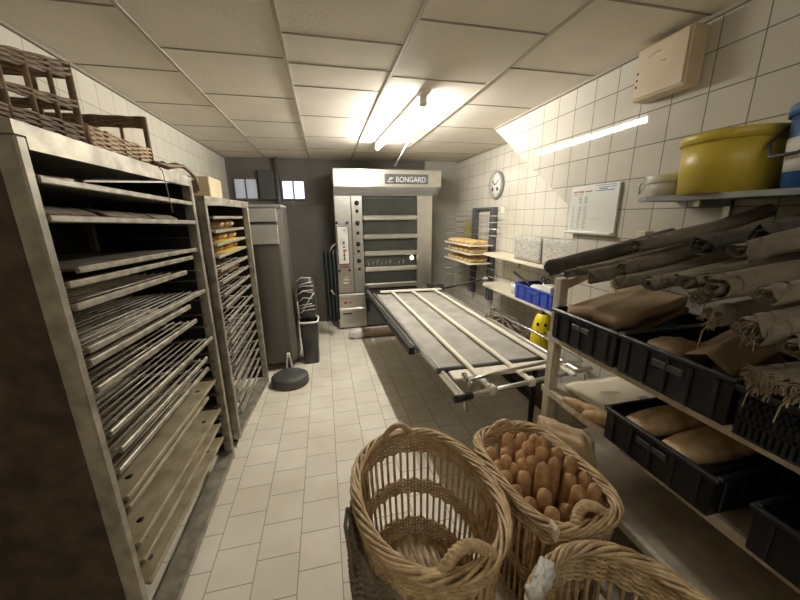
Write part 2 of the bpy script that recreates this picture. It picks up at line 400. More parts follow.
sub(sg, m, 'emblem', 'white')
# control panel
cp = sub(ov, MB().bbox(.17, .335, YF - .012, YF, .985, 1.525, .02), 'control_panel', 'darkgrey')
sub(cp, MB().bbox(.18, .325, YF - .018, YF - .01, .995, 1.515, .02), 'panel_face', 'paper')
m = MB()
for k in range(4):
    for j in range(3): m.tube([(.205 + .03 * j + .008 * (k % 2), YF - .02, 1.33 - k * .022), (.222 + .03 * j + .008 * (k % 2), YF - .02, 1.34 - k * .022)], .004, 5)
m.tube([(.27, YF - .02, 1.47), (.3, YF - .02, 1.42), (.3, YF - .02, 1.49), (.262, YF - .02, 1.465)], .004, 5)
sub(cp, m, 'pictograms', 'blueprint')
m = MB()
for k in range(5): m.lathe([(0.001, 0), (.014, 0), (.012, .012), (.001, .014)], n=10, mtx=Matrix.Translation((.262, YF - .018, 1.06 + k * .058)) @ Matrix.Rotation(PI / 2, 4, 'X'))
each(cp, m, 'button', 'black')
sub(cp, MB().box(.255, .268, YF - .021, YF - .017, 1.07, 1.2).box(.262, .305, YF - .021, YF - .017, 1.18, 1.195), 'red_marks', 'red')
m = MB()
for k in range(5): m.tube([(.2 + k * .026, YF - .004, .93), (.21 + k * .026, YF - .004, .975), (.226 + k * .026, YF - .004, .94)], .005, 5)
sub(ov, m, 'red_emblem', 'red')
for x, z in ((.18, 1.57), (.325, 1.57), (.185, .9), (.325, .9)):
    each(ov, MB().lathe([(.001, 0), (.02, 0), (.017, .03), (.001, .03)], n=12, mtx=Matrix.Translation((x, YF, z)) @ Matrix.Rotation(PI / 2, 4, 'X')), 'indicator', 'black')
for k, y in enumerate((203, 211, 223, 233, 244, 251, 261, 269)):
    z = ony(357, y, YF).z; r = .034 if k % 2 == 0 else .023
    kb = sub(ov, MB().lathe([(.001, 0), (r, 0), (r * .85, .035), (.001, .035)], n=12, mtx=Matrix.Translation((.47, YF, z)) @ Matrix.Rotation(PI / 2, 4, 'X')), 'knob', 'black')
    if k % 2: sub(kb, MB().box(.467, .473, YF - .01, YF, z - .07, z - .02), 'pointer', 'white')
each(ov, MB().box(.23, .31, YF - .008, YF, .7, .72).box(.23, .31, YF - .008, YF, .745, .765).box(.25, .29, YF - .008, YF, .79, .8), 'switch_plate', 'paper')
bars = [1.63, 1.368, 1.128, .9, .655]; tops = [1.9] + [b - .03 for b in bars[:-1]]
for zb, zt in zip(bars, tops):
    dr = sub(ov, MB().bbox(.55, 1.335, YF - .002, YF + .03, zb, zt - .005, .006), 'oven_door', 'ovenglass')
    sub(dr, MB().bbox(.545, 1.34, YF - .045, YF - .002, zb - .035, zb + .035, .014), 'door_bar', 'steelh')
sub(ov, MB().lathe([(.001, 0), (.03, 0), (.001, .02)], n=10, mtx=Matrix.Translation((1.26, YF - .005, 1.045)) @ Matrix.Rotation(PI / 2, 4, 'X')), 'glowing_disc', 'glow_disc')  # small glowing disc set on an oven door
m = MB()
for k in range(9): m.tube([(.6 + k * .065, YF - .004, .955), (.61 + k * .065, YF - .004, .985 + .02 * (k % 3))], .006, 5)
sub(ov, m, 'deck_marks', 'greyprint')
lc = sub(ov, MB().bbox(.14, .545, YF - .01, YF + .03, .03, .50, .008), 'lower_panel', 'steel')
each(lc, MB().bbox(.13, .56, YF - .05, YF + .02, .295, .335, .008).bbox(.13, .56, YF - .05, YF + .02, .505, .55, .008), 'ledge', 'steelh')
sub(lc, MB().box(.2, .33, YF - .014, YF - .009, .235, .255), 'slot', 'black')
each(lc, MB().box(.22, .27, YF - .014, YF - .009, .4, .43).box(.3, .33, YF - .014, YF - .009, .4, .43), 'button', 'red')
sub(ov, MB().bbox(.56, 1.57, YF + .0, YF + .03, .03, .6, .006), 'base_panel', 'darkgrey')
for x in (.2, 1.5): sub(ov, MB().tube([(x, YF + .08, 0), (x, YF + .08, .04)], .03, 10), 'foot', 'blackmetal')

# hanging cloth beside oven
def cfn(u, v):
    z = .22 + 1.0 * v; x = -.03 + .17 * u
    return (x, 4.5 + .03 * math.sin(u * 22 + v) + .01 * math.sin(v * 9), z + .05 * math.sin(u * 9) * (1 - v))
h_ = thing('hanging_cloth', 'black cloth hanging in folds at left of the oven', 'cloth', (.05, 4.6, .2))
sub(h_, MB().grid(cfn, 34, 12, .008), 'cloth', 'curtain')
sub(h_, MB().tube([(.06, 4.51, 1.2), (.09, 4.53, 1.26), (.12, 4.6, 1.28), (.152, 4.79, 1.28)], .01, 6), 'hook', 'steel')
q = ony(331, 290, 4.45)
sub(h_, MB().tube([q, q + Vector((.03, 0, -.05)), q + Vector((.05, .02, -.07))], .012, 6), 'clip', 'steelh')

# rolled mat under the oven
rm = thing('rolled_mat', 'rolled brown mat with white bag on its end lying under the loader', 'mat', (.7, 4.35, 0))
sub(rm, MB().tube([(.42, 4.36, .066), (1.3, 4.33, .066)], .064, 14), 'mat', mat('pinkish brown mat', (.36, .26, .19), .8))
sub(rm, MB().blob(.22, .15, .14, Matrix.Translation((.36, 4.36, .072)), 2.6, 12, .2, 3, 3), 'bag_end', 'paper')

# ------------------------------------------------------------------ loader table
ld = thing('oven_loader', 'long canvas belt loading table with pale bars in front of oven', 'loader', (1.05, 2.8, .7))
sk = lambda x, y: x + (4.05 - y) * .022
def rail(xa, ya, xb, yb, z, w, h, b=.004):
    mm = MB(); a = Vector((xa, ya, z)); d_ = Vector((xb, yb, z)) - a; ln = d_.length
    return mm, Matrix.Translation(a) @ Matrix.Rotation(math.atan2(d_.y, d_.x), 4, 'Z'), ln
def beam(name, mt, xa, ya, xb, yb, z, w, h, parent=ld, label=None):
    mm, mx, ln = rail(xa, ya, xb, yb, z, w, h); mm.bbox(0, ln, -w / 2, w / 2, -h / 2, h / 2, .005, mx)
    return sub(parent, mm, name, mt, label)
def belt(u, v):
    y = 1.84 + 2.2 * v; x = sk(.6 + .86 * u, y)
    return (x, y, .688 + .004 * noise.noise(Vector((u * 6, v * 9, 2))) - .006 * math.sin(v * 37) ** 8)
sub(ld, MB().grid(lambda u, v: belt(u, v), 24, 60, .012), 'canvas_belt', 'belt')
bl = sub(ld, MB().tube([(sk(.6, 1.83), 1.83, .682), (sk(1.46, 1.83), 1.83, .682)], .02, 10), 'front_roller', 'darkgrey')
sub(ld, MB().tube([(.6, 4.06, .682), (1.46, 4.06, .682)], .02, 10), 'rear_roller', 'darkgrey')
for x in (.8, 1.065, 1.36): beam('pale_bar', 'bar', sk(x, 4.03), 4.03, sk(x, 1.52), 1.52, .712, .032, .022)
beam('rear_crossbar', 'bar', .65, 4.04, 1.46, 4.0, .716, .06, .022)
beam('front_plank', 'bar', sk(.66, 1.74), 1.74, sk(1.46, 1.74), 1.74, .688, .11, .014)
beam('side_rail', 'steelh', .575, 4.1, .695, 1.52, .665, .024, .05)
beam('side_rail', 'steelh', 1.48, 4.1, 1.535, 1.56, .665, .024, .05)
beam('guide_rail', 'blackmetal', .5, 4.25, .59, 2.23, .66, .045, .06)
beam('guide_strip', 'steelh', .515, 4.25, .61, 2.24, .694, .016, .012)
vs = [(.52, 4.1), (.585, 2.25), (.66, 2.25), (.585, 4.1)]
sub(ld, MB().add([(x, y, z) for z in (.634, .64) for x, y in vs], [(0, 3, 2, 1), (4, 5, 6, 7), (0, 1, 5, 4), (1, 2, 6, 5), (2, 3, 7, 6), (3, 0, 4, 7)]), 'shadow_plate', 'darkgrey')  # plate added to close the bright gap in the loader's floor shadow
for x in (.55, 1.5): beam('bracket', 'blackmetal', x, 4.2, x + .001, 4.715, .63, .05, .05)
sub(ld, MB().bbox(.48, .53, 4.15, 4.22, .42, .66, .008), 'rear_post', 'blackmetal')
sub(ld, MB().tube([(.7, 1.5, .685), (1.6, 1.60, .70)], .014, 10), 'front_bar', 'steel')
sub(ld, MB().tube([(.625, 1.475, .69), (.735, 1.495, .69)], .021, 12), 'grip', 'black', 'black rubber grip')
for x in (.87, 1.14): sub(ld, MB().bbox(x - .026, x + .026, 1.495 + (x - .8) * .11, 1.545 + (x - .8) * .11, .664, .716, .008), 'bar_end', 'white')
sub(ld, MB().tube([(.74, 1.53, .70), (.76, 1.56, .745), (.95, 1.60, .75), (1.3, 1.66, .745), (1.58, 1.66, .725), (1.625, 1.75, .72), (1.6, 2.2, .735), (1.5, 2.75, .78), (1.49, 2.78, .74), (1.49, 2.80, .69)], .011, 8), 'chrome_rod', 'chrome')
for y in (1.6, 1.68): sub(ld, MB().lathe([(.001, -.01), (.03, -.01), (.03, .01), (.001, .01)], n=12, mtx=Matrix.Translation((sk(.72, y), y, .7)) @ Matrix.Rotation(PI / 2, 4, 'Y')), 'pulley', 'chrome')
sub(ld, MB().tube([(.70, 1.53, .69), (.70, 1.50, .62), (.71, 1.49, .60)], .01, 6), 'catch', 'chrome')
for x, y in ((1.42, 1.9), (1.46, 3.3)):
    lg = sub(ld, MB().tube([(x, y, .02), (x, y, .65)], .02, 8), 'leg', 'blackmetal')
    sub(lg, MB().lathe([(.001, 0), (.05, 0), (.04, .02), (.001, .025)], (x, y, 0), 12), 'foot', 'blackmetal')
sub(ld, MB().tube([(1.42, 1.9, .35), (1.46, 3.3, .35)], .015, 8), 'stretcher', 'blackmetal')
sub(ld, MB().tube([(1.44, 4.05, .71), (1.5, 3.9, .75), (1.78, 3.45, .93)], .012, 8), 'lever', 'blackmetal')
sub(ld, MB().blob(.07, .07, .05, Matrix.Translation((1.79, 3.44, .935)), 2, 8, 0), 'lever_knob', 'greypaint')
sub(ld, MB().bbox(1.4, 1.52, 4.05, 4.18, .66, .78, .01), 'drive_box', 'darkgrey')

# ------------------------------------------------------------------ trays
def wire_tray(name, x0, x1, y0, y1, z, label, group, nw=11, mt='alu', tilt=0.):
    t = thing(name, label, 'tray', (x1, y0, z), 0, group)
    fz = lambda x: z + tilt * (x1 - x)
    m = MB()
    m.bbox(x1 - .012, x1 + .003, y0, y1, z - .011, z + .011, .003).bbox(x0, x0 + .012, y0, y1, z - .01, z + .01, .003)
    each(t, m, 'end_bar', 'alu')
    m = MB()
    for k in range(nw):
        x = x0 + .03 + (x1 - x0 - .05) * (k + .5) / nw; m.tube([(x, y0 + .006, fz(x)), (x, y1 - .006, fz(x))], .0042, 5)
    for j in range(3):
        y = y0 + .02 + (y1 - y0 - .04) * j / 2; m.tube([(x0, y, z - .006), (x1, y, z - .006)], .004, 5)
    sub(t, m, 'wires', mt)
    return t
def sheet_tray(name, x0, x1, y0, y1, z, label, group, mt='aludark', lip='alu', hole=False):
    t = thing(name, label, 'tray', (x1, y0, z), 0, group)
    sub(t, MB().bbox(x0, x1 - .004, y0, y1, z - .004, z + .004, .002), 'sheet', mt)
    sub(t, MB().bbox(x1 - .01, x1 + .003, y0, y1, z - .011, z + .009, .003), 'front_lip', lip)
    if hole:
        for y in (y0 + .12 * (y1 - y0), y1 - .15 * (y1 - y0)):
            sub(t, MB().lathe([(.001, 0), (.013, 0), (.013, .0015), (.001, .0015)], (x1 - .05, y, z + .0035), 12), 'grip_hole', 'black')
    return t

def slope(z): return .02 + .045 * (1 - z / 1.85)
def lean(t):
    for ch in t.children:
        for v in ch.data.vertices:
            y = v.co.y + t.location.y; z = v.co.z + t.location.z; v.co.z -= (y - 1.6) * slope(z)
def rack(name, label, X, XB, y0, y1, ztop, rzs, skew=0., holes=False, panel='rust', tilt=0.):
    t = thing(name, label, 'rack', ((X + XB) / 2, (y0 + y1) / 2, 0))
    sx = lambda y: X + skew * (y - y0)
    w = .034
    for y in (y0, y1 - w):
        sub(t, MB().bbox(sx(y) - .05, sx(y), y, y + w, .05, ztop, .005), 'post', 'alu')
        sub(t, MB().bbox(XB, XB + .04, y, y + w, .05, ztop, .005), 'post', 'alu')
    sub(t, MB().box(XB + .04, X - .05, y0 + .004, y0 + .012, .1, ztop - .01), 'end_panel', panel)
    fp = MB()
    if holes:
        n = 24
        for k in range(n):
            z = .12 + (ztop - .2) * k / n; fp.box(XB + .04, sx(y1) - .05, y1 - .014, y1 - .008, z, z + (ztop - .2) / n * .55)
    else: fp.box(XB + .04, sx(y1) - .05, y1 - .012, y1 - .006, .1, ztop - .01)
    sub(t, fp, 'end_panel', 'aludark' if holes else 'blackmetal')
    sub(t, MB().box(XB, XB + .006, y0 + w, y1 - w, .1, ztop - .01), 'back_panel', 'blackmetal')
    m = MB(); d_ = skew * (y1 - y0)
    m.add([(XB, y0, ztop), (X, y0, ztop), (X + d_, y1, ztop), (XB, y1, ztop), (XB, y0, ztop + .02), (X, y0, ztop + .02 + .012 * tilt), (X + d_, y1, ztop + .02), (XB, y1, ztop + .02)],
          [(3, 2, 1, 0), (4, 5, 6, 7), (0, 1, 5, 4), (1, 2, 6, 5), (2, 3, 7, 6), (3, 0, 4, 7)])
    m.add([(X - .02, y0 + w, ztop - .03), (X, y0 + w, ztop - .03), (X + d_, y1 - w, ztop - .03), (X + d_ - .02, y1 - w, ztop - .03), (X - .02, y0 + w, ztop), (X, y0 + w, ztop), (X + d_, y1 - w, ztop), (X + d_ - .02, y1 - w, ztop)],
          [(3, 2, 1, 0), (4, 5, 6, 7), (0, 1, 5, 4), (1, 2, 6, 5), (2, 3, 7, 6), (3, 0, 4, 7)])
    sub(t, m, 'top_panel', 'alu')
    m = MB()
    for z in rzs:
        z -= .0125
        za = z - (y0 + .05 - 1.6) * slope(z) * tilt - .002; zb = z - (y1 - .03 - 1.6) * slope(z) * tilt
        m.box(XB + .04, X - .02, y0 + .012, y0 + .05, za - .003, za).box(XB + .04, sx(y1) - .02, y1 - .06, y1 - .014, zb - .003 - .002 * tilt, zb - .002 * tilt)
    each(t, m, 'runner', 'aludark')
    b = MB(); b.add([(X - .09, y0 + w, .07), (X, y0 + w, .07), (X + d_, y1 - w, .07), (X + d_ - .09, y1 - w, .07), (X - .09, y0 + w, .105), (X, y0 + w, .105), (X + d_, y1 - w, .105), (X + d_ - .09, y1 - w, .105)],
          [(3, 2, 1, 0), (4, 5, 6, 7), (0, 1, 5, 4), (1, 2, 6, 5), (2, 3, 7, 6), (3, 0, 4, 7)])
    b.box(XB, XB + .04, y0 + w, y1 - w, .07, .105)
    sub(t, b, 'base_rail', 'alu')
    for y in (y0 + .05, y1 - .05):
        for x in (sx(y) - .05, XB + .05):
            c_ = sub(t, MB().lathe([(.001, -.012), (.034, -.012), (.034, .012), (.001, .012)], n=14, mtx=Matrix.Translation((x, y, .035)) @ Matrix.Rotation(PI / 2, 4, 'Y')), 'caster', 'black')
            each(c_, MB().box(x - .018, x - .013, y - .02, y + .02, .03, .07).box(x + .013, x + .018, y - .02, y + .02, .03, .07), 'fork', 'steel')
    return t

X1 = -.70
R1T = [('s', 1.075, 2.105, 1.742), ('s', 1.075, 2.108, 1.642), ('s', 1.13, 2.06, 1.495), ('s', 1.08, 1.99, 1.458), ('w', 1.085, 1.88, 1.39), ('w', 1.09, 2.09, 1.255),
       ('w', 1.085, 1.85, 1.215), ('w', 1.085, 1.9, 1.125), ('w', 1.09, 2.09, .965), ('w', 1.12, 1.96, .882), ('w', 1.085, 1.95, .822), ('b', 1.09, 2.02, .712), ('b', 1.09, 1.88, .672),
       ('b', 1.09, 2.03, .512), ('b', 1.09, 1.99, .432), ('b', 1.09, 2.0, .33)]
EXT = [1.575, 1.33, 1.05, .77, .60, .25, .17]
rack('tray_rack', 'nearest tall metal tray rack with dark rusty end panel', X1, -1.24, 1.03, 2.145, 1.85, [q[3] for q in R1T] + EXT, tilt=1.)
kindname = {'s': 'dull metal sheet tray', 'w': 'wire grid tray', 'b': 'stained flat baking board'}
cnt = {}
for k, (kd, a, b, z) in enumerate(R1T):
    cnt[kd] = cnt.get(kd, 0) + 1
    lab = f'{kindname[kd]} in the nearest rack, {ORD[cnt[kd]-1]} of its kind from the top'
    g = {'s': 'sheet trays in the nearest rack', 'w': 'wire trays in the nearest rack', 'b': 'boards in the nearest rack'}[kd]
    if kd == 'w': o = wire_tray('wire_tray', -1.19, X1 - .004, a, b, z, lab, g, 12)
    elif kd == 's': o = sheet_tray('sheet_tray', -1.19, X1 - .004, a, b, z, lab, g)
    else: o = sheet_tray('baking_board', -1.19, X1 - .004, a, b, z, lab, g, 'woodtray', 'woodtray', True)
    lean(o)
# rolled pastry cloths lying on second tray
for i, (ya, yb, nm) in enumerate(((1.1, 1.37, 'nearest'), (1.42, 1.74, 'middle'), (1.78, 2.02, 'farthest'))):
    def pf(u, v, ya=ya, yb=yb, i=i):
        y = ya + (yb - ya) * v; x = -.76 - .3 * u
        hgt = -(y - 1.6) * .025 + .03 * (math.sin(PI * u) ** .5 if 0 < u < 1 else 0) * (.5 + .5 * abs(math.sin(v * 9 + i)))
        return (x, y, 1.6535 + hgt)
    tag(MB().grid(pf, 14, 16, .006).build('floured_cloth', 'rolll'), f'flat floury cloth on second tray of nearest rack, {nm} of three', 'cloth', 'cloths on second tray')

# rack two
sk2 = .075; X2 = -.705; Y20, Y21 = 2.33, 3.24
zs = [1.655, 1.565, 1.48, 1.40, 1.31, 1.225, 1.14, 1.055, .955, .868, .79, .705, .615, .515, .425, .33, .24]
rack('tray_rack', 'second metal tray rack with loaves on its top trays', X2, -1.2, Y20, Y21, 1.765, zs, sk2, panel='aludark')
for k, z in enumerate(zs):
    xx = X2 + .02
    lab = f'tray in the second rack, {ORD[k]} from the top'
    if k < 4: sheet_tray('sheet_tray', -1.15, xx, Y20 + .05, Y21 - .06, z, 'metal sheet ' + lab, 'trays in the second rack', 'alu')
    else: wire_tray('wire_tray', -1.15, xx, Y20 + .05, Y21 - .06, z, 'thin wire ' + lab, 'trays in the second rack', 9)
k = 0
def loaf(name, label, cat, p0, p1, r, mt, group, fl=1., slash=True, nseg=16, blunt=3.2):
    p0 = Vector(p0); p1 = Vector(p1); pts = []; rs = []
    for i in range(nseg + 1):
        t = i / nseg; e = max(1 - abs(2 * t - 1) ** blunt, .004) ** .5
        bend = math.sin(t * PI) * .012
        pts.append(p0.lerp(p1, t) + Vector((0, 0, bend * 0))); rr = r * e
        if slash: rr *= 1 + .07 * math.sin(t * 27) * e
        rs.append(rr)
    o = MB().tube(pts, rs, 12).build(name, mt)
    if fl != 1.:
        zc = (p0.z + p1.z) / 2 - o.location.z
        for v in o.data.vertices: v.co.z = zc + (v.co.z - zc) * fl
    return tag(o, label, cat, group)
names_y = ['nearest', 'second', 'third', 'fourth', 'farthest']
for ti, (z, n) in enumerate(((1.565, 3), (1.48, 4), (1.40, 4), (1.225, 3))):
    tn = ('second', 'third', 'fourth', 'sixth')[ti]
    for i in range(n):
        y = Y20 + .3 + i * .14 + (4 - n) * .1
        ln = .26
        loaf('bread_loaf', f'brown crusty loaf on {tn} tray of second rack, {ORD[i]} from near end', 'bread', (-.72, y, z + .042), (-.72 - ln, y + .02, z + .042), .036, 'crustd' if (i + ti) % 2 else 'crust', 'loaves in the second rack')
for ti, z in ((0, 1.48), (1, 1.40)):
    def yp(u, v, z=z): return (-.682 - .25 * u, Y20 + .25 + .58 * v, z + .0058 + .0015 * math.sin(v * 14) * math.sin(PI * u))
    tag(MB().grid(yp, 8, 20, .0015).build('yellow_paper', mat('yellow baking paper %d' % ti, (.75, .58, .1), .6)), f'yellow paper under loaves on {("third", "fourth")[ti]} tray of second rack', 'paper')

# box on top of rack two
b = thing('carton', 'small beige box with dark window on top of second rack', 'box', (-.92, 2.95, 1.786))
sub(b, MB().bbox(-1.04, -.8, 2.8, 3.1, 1.786, 1.95, .006), 'box', 'boxcream')
sub(b, MB().box(-.97, -.89, 2.797, 2.801, 1.83, 1.92), 'dark_window', 'darkgrey')
# cloth strap on top of rack one
st = thing('cloth_strap', 'grey brown cloth with dark looped edge on nearest rack top', 'cloth', (-.85, 2.0, 1.871))
def sf(u, v): return (-.72 - .22 * u, 1.78 + .33 * v, 1.888 + .03 * abs(noise.noise(Vector((u * 4, v * 5, 1)))) + .035 * math.exp(-((v - .9) / .15) ** 2))
sub(st, MB().grid(sf, 12, 20, .004), 'cloth', 'rolll')
sub(st, MB().tube([(-.715, 1.76, 1.892), (-.715, 1.9, 1.898), (-.712, 2.0, 1.908), (-.71, 2.08, 1.92), (-.70, 2.13, 1.90), (-.685, 2.165, 1.87), (-.682, 2.17, 1.80)], .009, 7), 'dark_edge', 'wickerd')
sub(st, MB().tube([(-.705, 1.762, 1.88), (-.688, 1.765, 1.86), (-.686, 1.77, 1.8), (-.686, 1.79, 1.68)], .0025, 5), 'string', 'alu')

# ------------------------------------------------------------------ wicker crates on the rack
def wick_band(mb, x0, x1, y0, y1, z0, z1, rows, r, sp=.044, amp=.0045, sides=(0, 1, 2, 3)):
    per = [((x0, y0), (x1, y0)), ((x1, y0), (x1, y1)), ((x1, y1), (x0, y1)), ((x0, y1), (x0, y0))]
    for k in range(rows):
        z = z0 + (z1 - z0) * (k + .5) / rows
        for q in sides:
            a = Vector((*per[q][0], z)); b = Vector((*per[q][1], z)); ln = (b - a).length; n = max(int(ln / (sp / 2)), 2)
            nn = Vector((b.y - a.y, a.x - b.x, 0)).normalized()
            mb.tube([a.lerp(b, i / n) + nn * amp * math.sin(i * PI / 2 + PI / 4 + (PI if k % 2 else 0)) * 1.3 + Vector((0, 0, .0015 * noise.noise(Vector((i * .7, k, q))))) for i in range(n + 1)], r, 5)
def wicker_crate(x0, x1, y0, y1, z0, z1, zlow, mid, label, md, ml, high, fan=0.):
    t = thing('wicker_crate', label, 'basket', ((x0 + x1) / 2, (y0 + y1) / 2, z0), 0, 'wicker crates on the nearest rack')
    sub(t, MB().bbox(x0, x1, y0, y1, z0, z0 + .012, .004), 'base', md)
    m = MB(); wick_band(m, x0, x1, y0, y1, z0 + .006, zlow, max(int((zlow - z0) / .0085), 3), .0052); sub(t, m, 'lower_weave', ml)
    m = MB(); wick_band(m, x0, x1, y0, y1, z1 - .045, z1, 6, .0056, sides=high)
    if mid: wick_band(m, x0, x1, y0, y1, mid - .012, mid + .016, 4, .0052, sides=high)
    sub(t, m, 'top_rail', md)
    m = MB(); cs = [(x0, y0), (x1, y0), (x1, y1), (x0, y1)]
    for q in range(4):
        a = Vector((*cs[q], 0)); b = Vector((*cs[(q + 1) % 4], 0)); n = max(int((b - a).length / .085), 2)
        tall = q in high or (q - 1) % 4 in high
        for i in range(n):
            p = a.lerp(b, i / n); m.tube([p + Vector((0, 0, z0)), p + Vector((0, 0, z1 if (q in high or (i == 0 and tall)) else zlow))], .0075 if i else .011, 6)
    each(t, m, 'upright', md)
    if fan:
        for ch in t.children:
            for v in ch.data.vertices: v.co.z *= 1 - fan * ((y1 - (v.co.y + t.location.y)))
wicker_crate(-1.2, -.735, 1.0, 1.345, 1.884, 2.116, 1.94, 1.995, 'tall dark wicker crate on the near end of the nearest rack', 'wickerd', 'wickerd', (0, 1, 2), 1.)
wicker_crate(-1.2, -.735, 1.37, 1.79, 1.884, 2.08, 1.952, None, 'low wicker crate with pale woven front behind the dark crate', 'wickerd', 'wickerl', (2, 3))

# ------------------------------------------------------------------ far left: covered cabinet, bin, base
cb_ = thing('covered_trolley', 'tall grey covered trolley standing behind second rack', 'trolley', (-.68, 3.8, 0))
def cov(u, v):
    a = 2 * PI * u; f = lambda t: math.copysign(abs(t) ** .5, t)
    w = 1 + .02 * math.sin(u * 70) * (1 - v * .3)
    k = .3 - .035 * v
    return (-.585 + k * .72 * f(math.cos(a)) * w, 3.82 + .26 * f(math.sin(a)) * w, .09 + 1.66 * v)
m = MB(); m.grid(cov, 72, 10, closed_u=True); m.add([cov(i / 40, 1) for i in range(40)], [tuple(range(40))])
sub(cb_, m, 'cover', mat('grey plastic cover', (.105, .095, .08), .45, 0, .3, 3, stretch=(3, 3, .4)))
sub(cb_, MB().bbox(-.78, -.40, 3.57, 4.07, 1.746, 1.775, .006), 'top_panel', 'greypaint')
for z0, z1 in ((1.61, 1.735), (1.39, 1.58)): sub(cb_, MB().bbox(-.74, -.45, 3.535, 3.56, z0, z1, .004), 'upper_panel', 'greywall')
each(cb_, MB().tube([(-.44, 3.55, .03), (-.47, 3.57, .2)], .012, 6).tube([(-.5, 3.54, .03), (-.48, 3.57, .2)], .012, 6), 'caster_fork', 'steelh')
for x, y in ((-.47, 3.58), (-.74, 3.58), (-.45, 4.02), (-.74, 4.02)):
    sub(cb_, MB().lathe([(.001, -.015), (.045, -.015), (.045, .015), (.001, .015)], n=14, mtx=Matrix.Translation((x, y, .045)) @ Matrix.Rotation(PI / 2, 4, 'Y')), 'caster', 'black')
tag(MB().lathe([(.24, 0), (.25, .015), (.24, .08), (.2, .1), (.001, .102)], (0, 0, 0), 40, Matrix.Translation((-.435, 3.24, 0)) @ Matrix.Diagonal((.75, .72, 1, 1))).build('rubber_base', 'darkgrey'), 'low dark grey rounded base on floor beside second rack foot', 'base')
bn = thing('waste_bin', 'dark bag lined bin with white rim standing left of the oven', 'bin', (-.22, 3.72, 0))
def binf(u, v):
    a = 2 * PI * u; f = lambda t: math.copysign(abs(t) ** .45, t); s_ = .82 + .18 * v
    w = 1 + .05 * noise.noise(Vector((math.cos(a) * 2, math.sin(a) * 2, v * 4)))
    return (-.235 + .105 * f(math.cos(a)) * s_ * w, 3.76 + .13 * f(math.sin(a)) * s_ * w, .0 + .5 * v)
m = MB(); m.grid(binf, 40, 14, closed_u=True); m.add([binf(i / 30, 0) for i in range(30)], [tuple(range(30))[::-1]])
sub(bn, m, 'bag_body', 'bag')
m = MB(); m.tube([Vector(binf(i / 40, 1)) + Vector((0, 0, .005)) for i in range(40)], .012, 6, closed=True); each(bn, m, 'rim', 'white')
sub(bn, MB().blob(.2, .22, .5, Matrix.Translation((-.235, 3.77, .75)), 3.5, 12, .12, 3, 2), 'bundle', 'bag')
m = MB()
for kk in range(9):
    z = .62 + .045 * kk + random.uniform(-.02, .02)
    m.tube([(-.335 + .02 * random.random(), 3.655, z), (-.27, 3.648, z + random.uniform(0, .05)), (-.15 - .04 * random.random(), 3.655, z + .02 + random.uniform(0, .04))], .0045, 5)
m.tube([(-.33, 3.66, .0 + .55), (-.335, 3.65, .75)], .006, 5).tube([(-.3, 3.65, .62), (-.2, 3.645, .78), (-.15, 3.65, .84)], .006, 5)
each(bn, m, 'shiny_film', 'plastic')

# ------------------------------------------------------------------ right wall, far part
t = thing('wall_clock', 'round white clock with grey rim on the recessed tiled wall', 'clock', (2.14, 3.92, 1.85))
RX = Matrix.Translation((2.139, 3.92, 2.01)) @ Matrix.Rotation(-PI / 2, 4, 'Y')
sub(t, MB().lathe([(.001, 0), (.165, 0), (.165, .035), (.15, .045), (.138, .03), (.001, .03)], n=40, mtx=RX), 'case', 'greypaint')
sub(t, MB().lathe([(.001, .03), (.138, .03), (.138, .0325), (.001, .0325)], n=40, mtx=RX), 'face', 'paper')
def hand(a, ln, w): # a clockwise from twelve as seen
    return MB().tube([(2.1, 3.92, 2.01), (2.1, 3.92 - math.sin(a) * ln, 2.01 + math.cos(a) * ln)], w, 5)
sub(t, hand(math.radians(-52), .085, .005), 'hour_hand', 'black'); sub(t, hand(math.radians(58), .1, .004), 'minute_hand', 'black')
for sy in (.062, -.055): sub(t, MB().lathe([(.001, .033), (.024, .033), (.024, .036), (.001, .036)], n=16, mtx=Matrix.Translation((2.139, 3.92 + sy, 1.962)) @ Matrix.Rotation(-PI / 2, 4, 'Y')), 'sub_dial', 'darkgrey')
m = MB()
for k in range(12):
    a = k * PI / 6; m.box(2.102, 2.105, 3.92 - math.sin(a) * .118 - .004, 3.92 - math.sin(a) * .118 + .004, 2.01 + math.cos(a) * .118 - .008, 2.01 + math.cos(a) * .118 + .008)
each(t, m, 'hour_mark', 'greyprint')
# bread wall rack
wr = thing('wall_bread_rack', 'grey steel rack with slatted shelves fixed to wall beside oven', 'rack', (2.05, 4.2, .55))
for y in (3.9, 4.42):
    sub(wr, MB().bbox(2.06, 2.135, y - .035, y + .035, .55, 1.75, .004), 'upright', 'rackgrey')
    m = MB()
    for k in range(14): m.box(2.056, 2.061, y - .015, y + .015, .6 + k * .08, .64 + k * .08)
    sub(wr, m, 'slots', 'darkgrey')
sub(wr, MB().bbox(2.09, 2.135, 3.88, 4.45, 1.715, 1.75, .004), 'top_rail', 'rackgrey')
m = MB()
for z in (1.64, 1.56, 1.48, 1.4, .98, .88, .78): m.tube([(2.05, 3.72, z), (2.05, 4.75, z)], .006, 5).tube([(1.78, 4.7, z), (2.05, 4.7, z)], .005, 5).tube([(2.05, 3.9, z), (2.06, 3.9, z)], .006, 5).tube([(2.05, 4.42, z), (2.06, 4.42, z)], .006, 5)
each(wr, m, 'shelf_rod', 'steel')
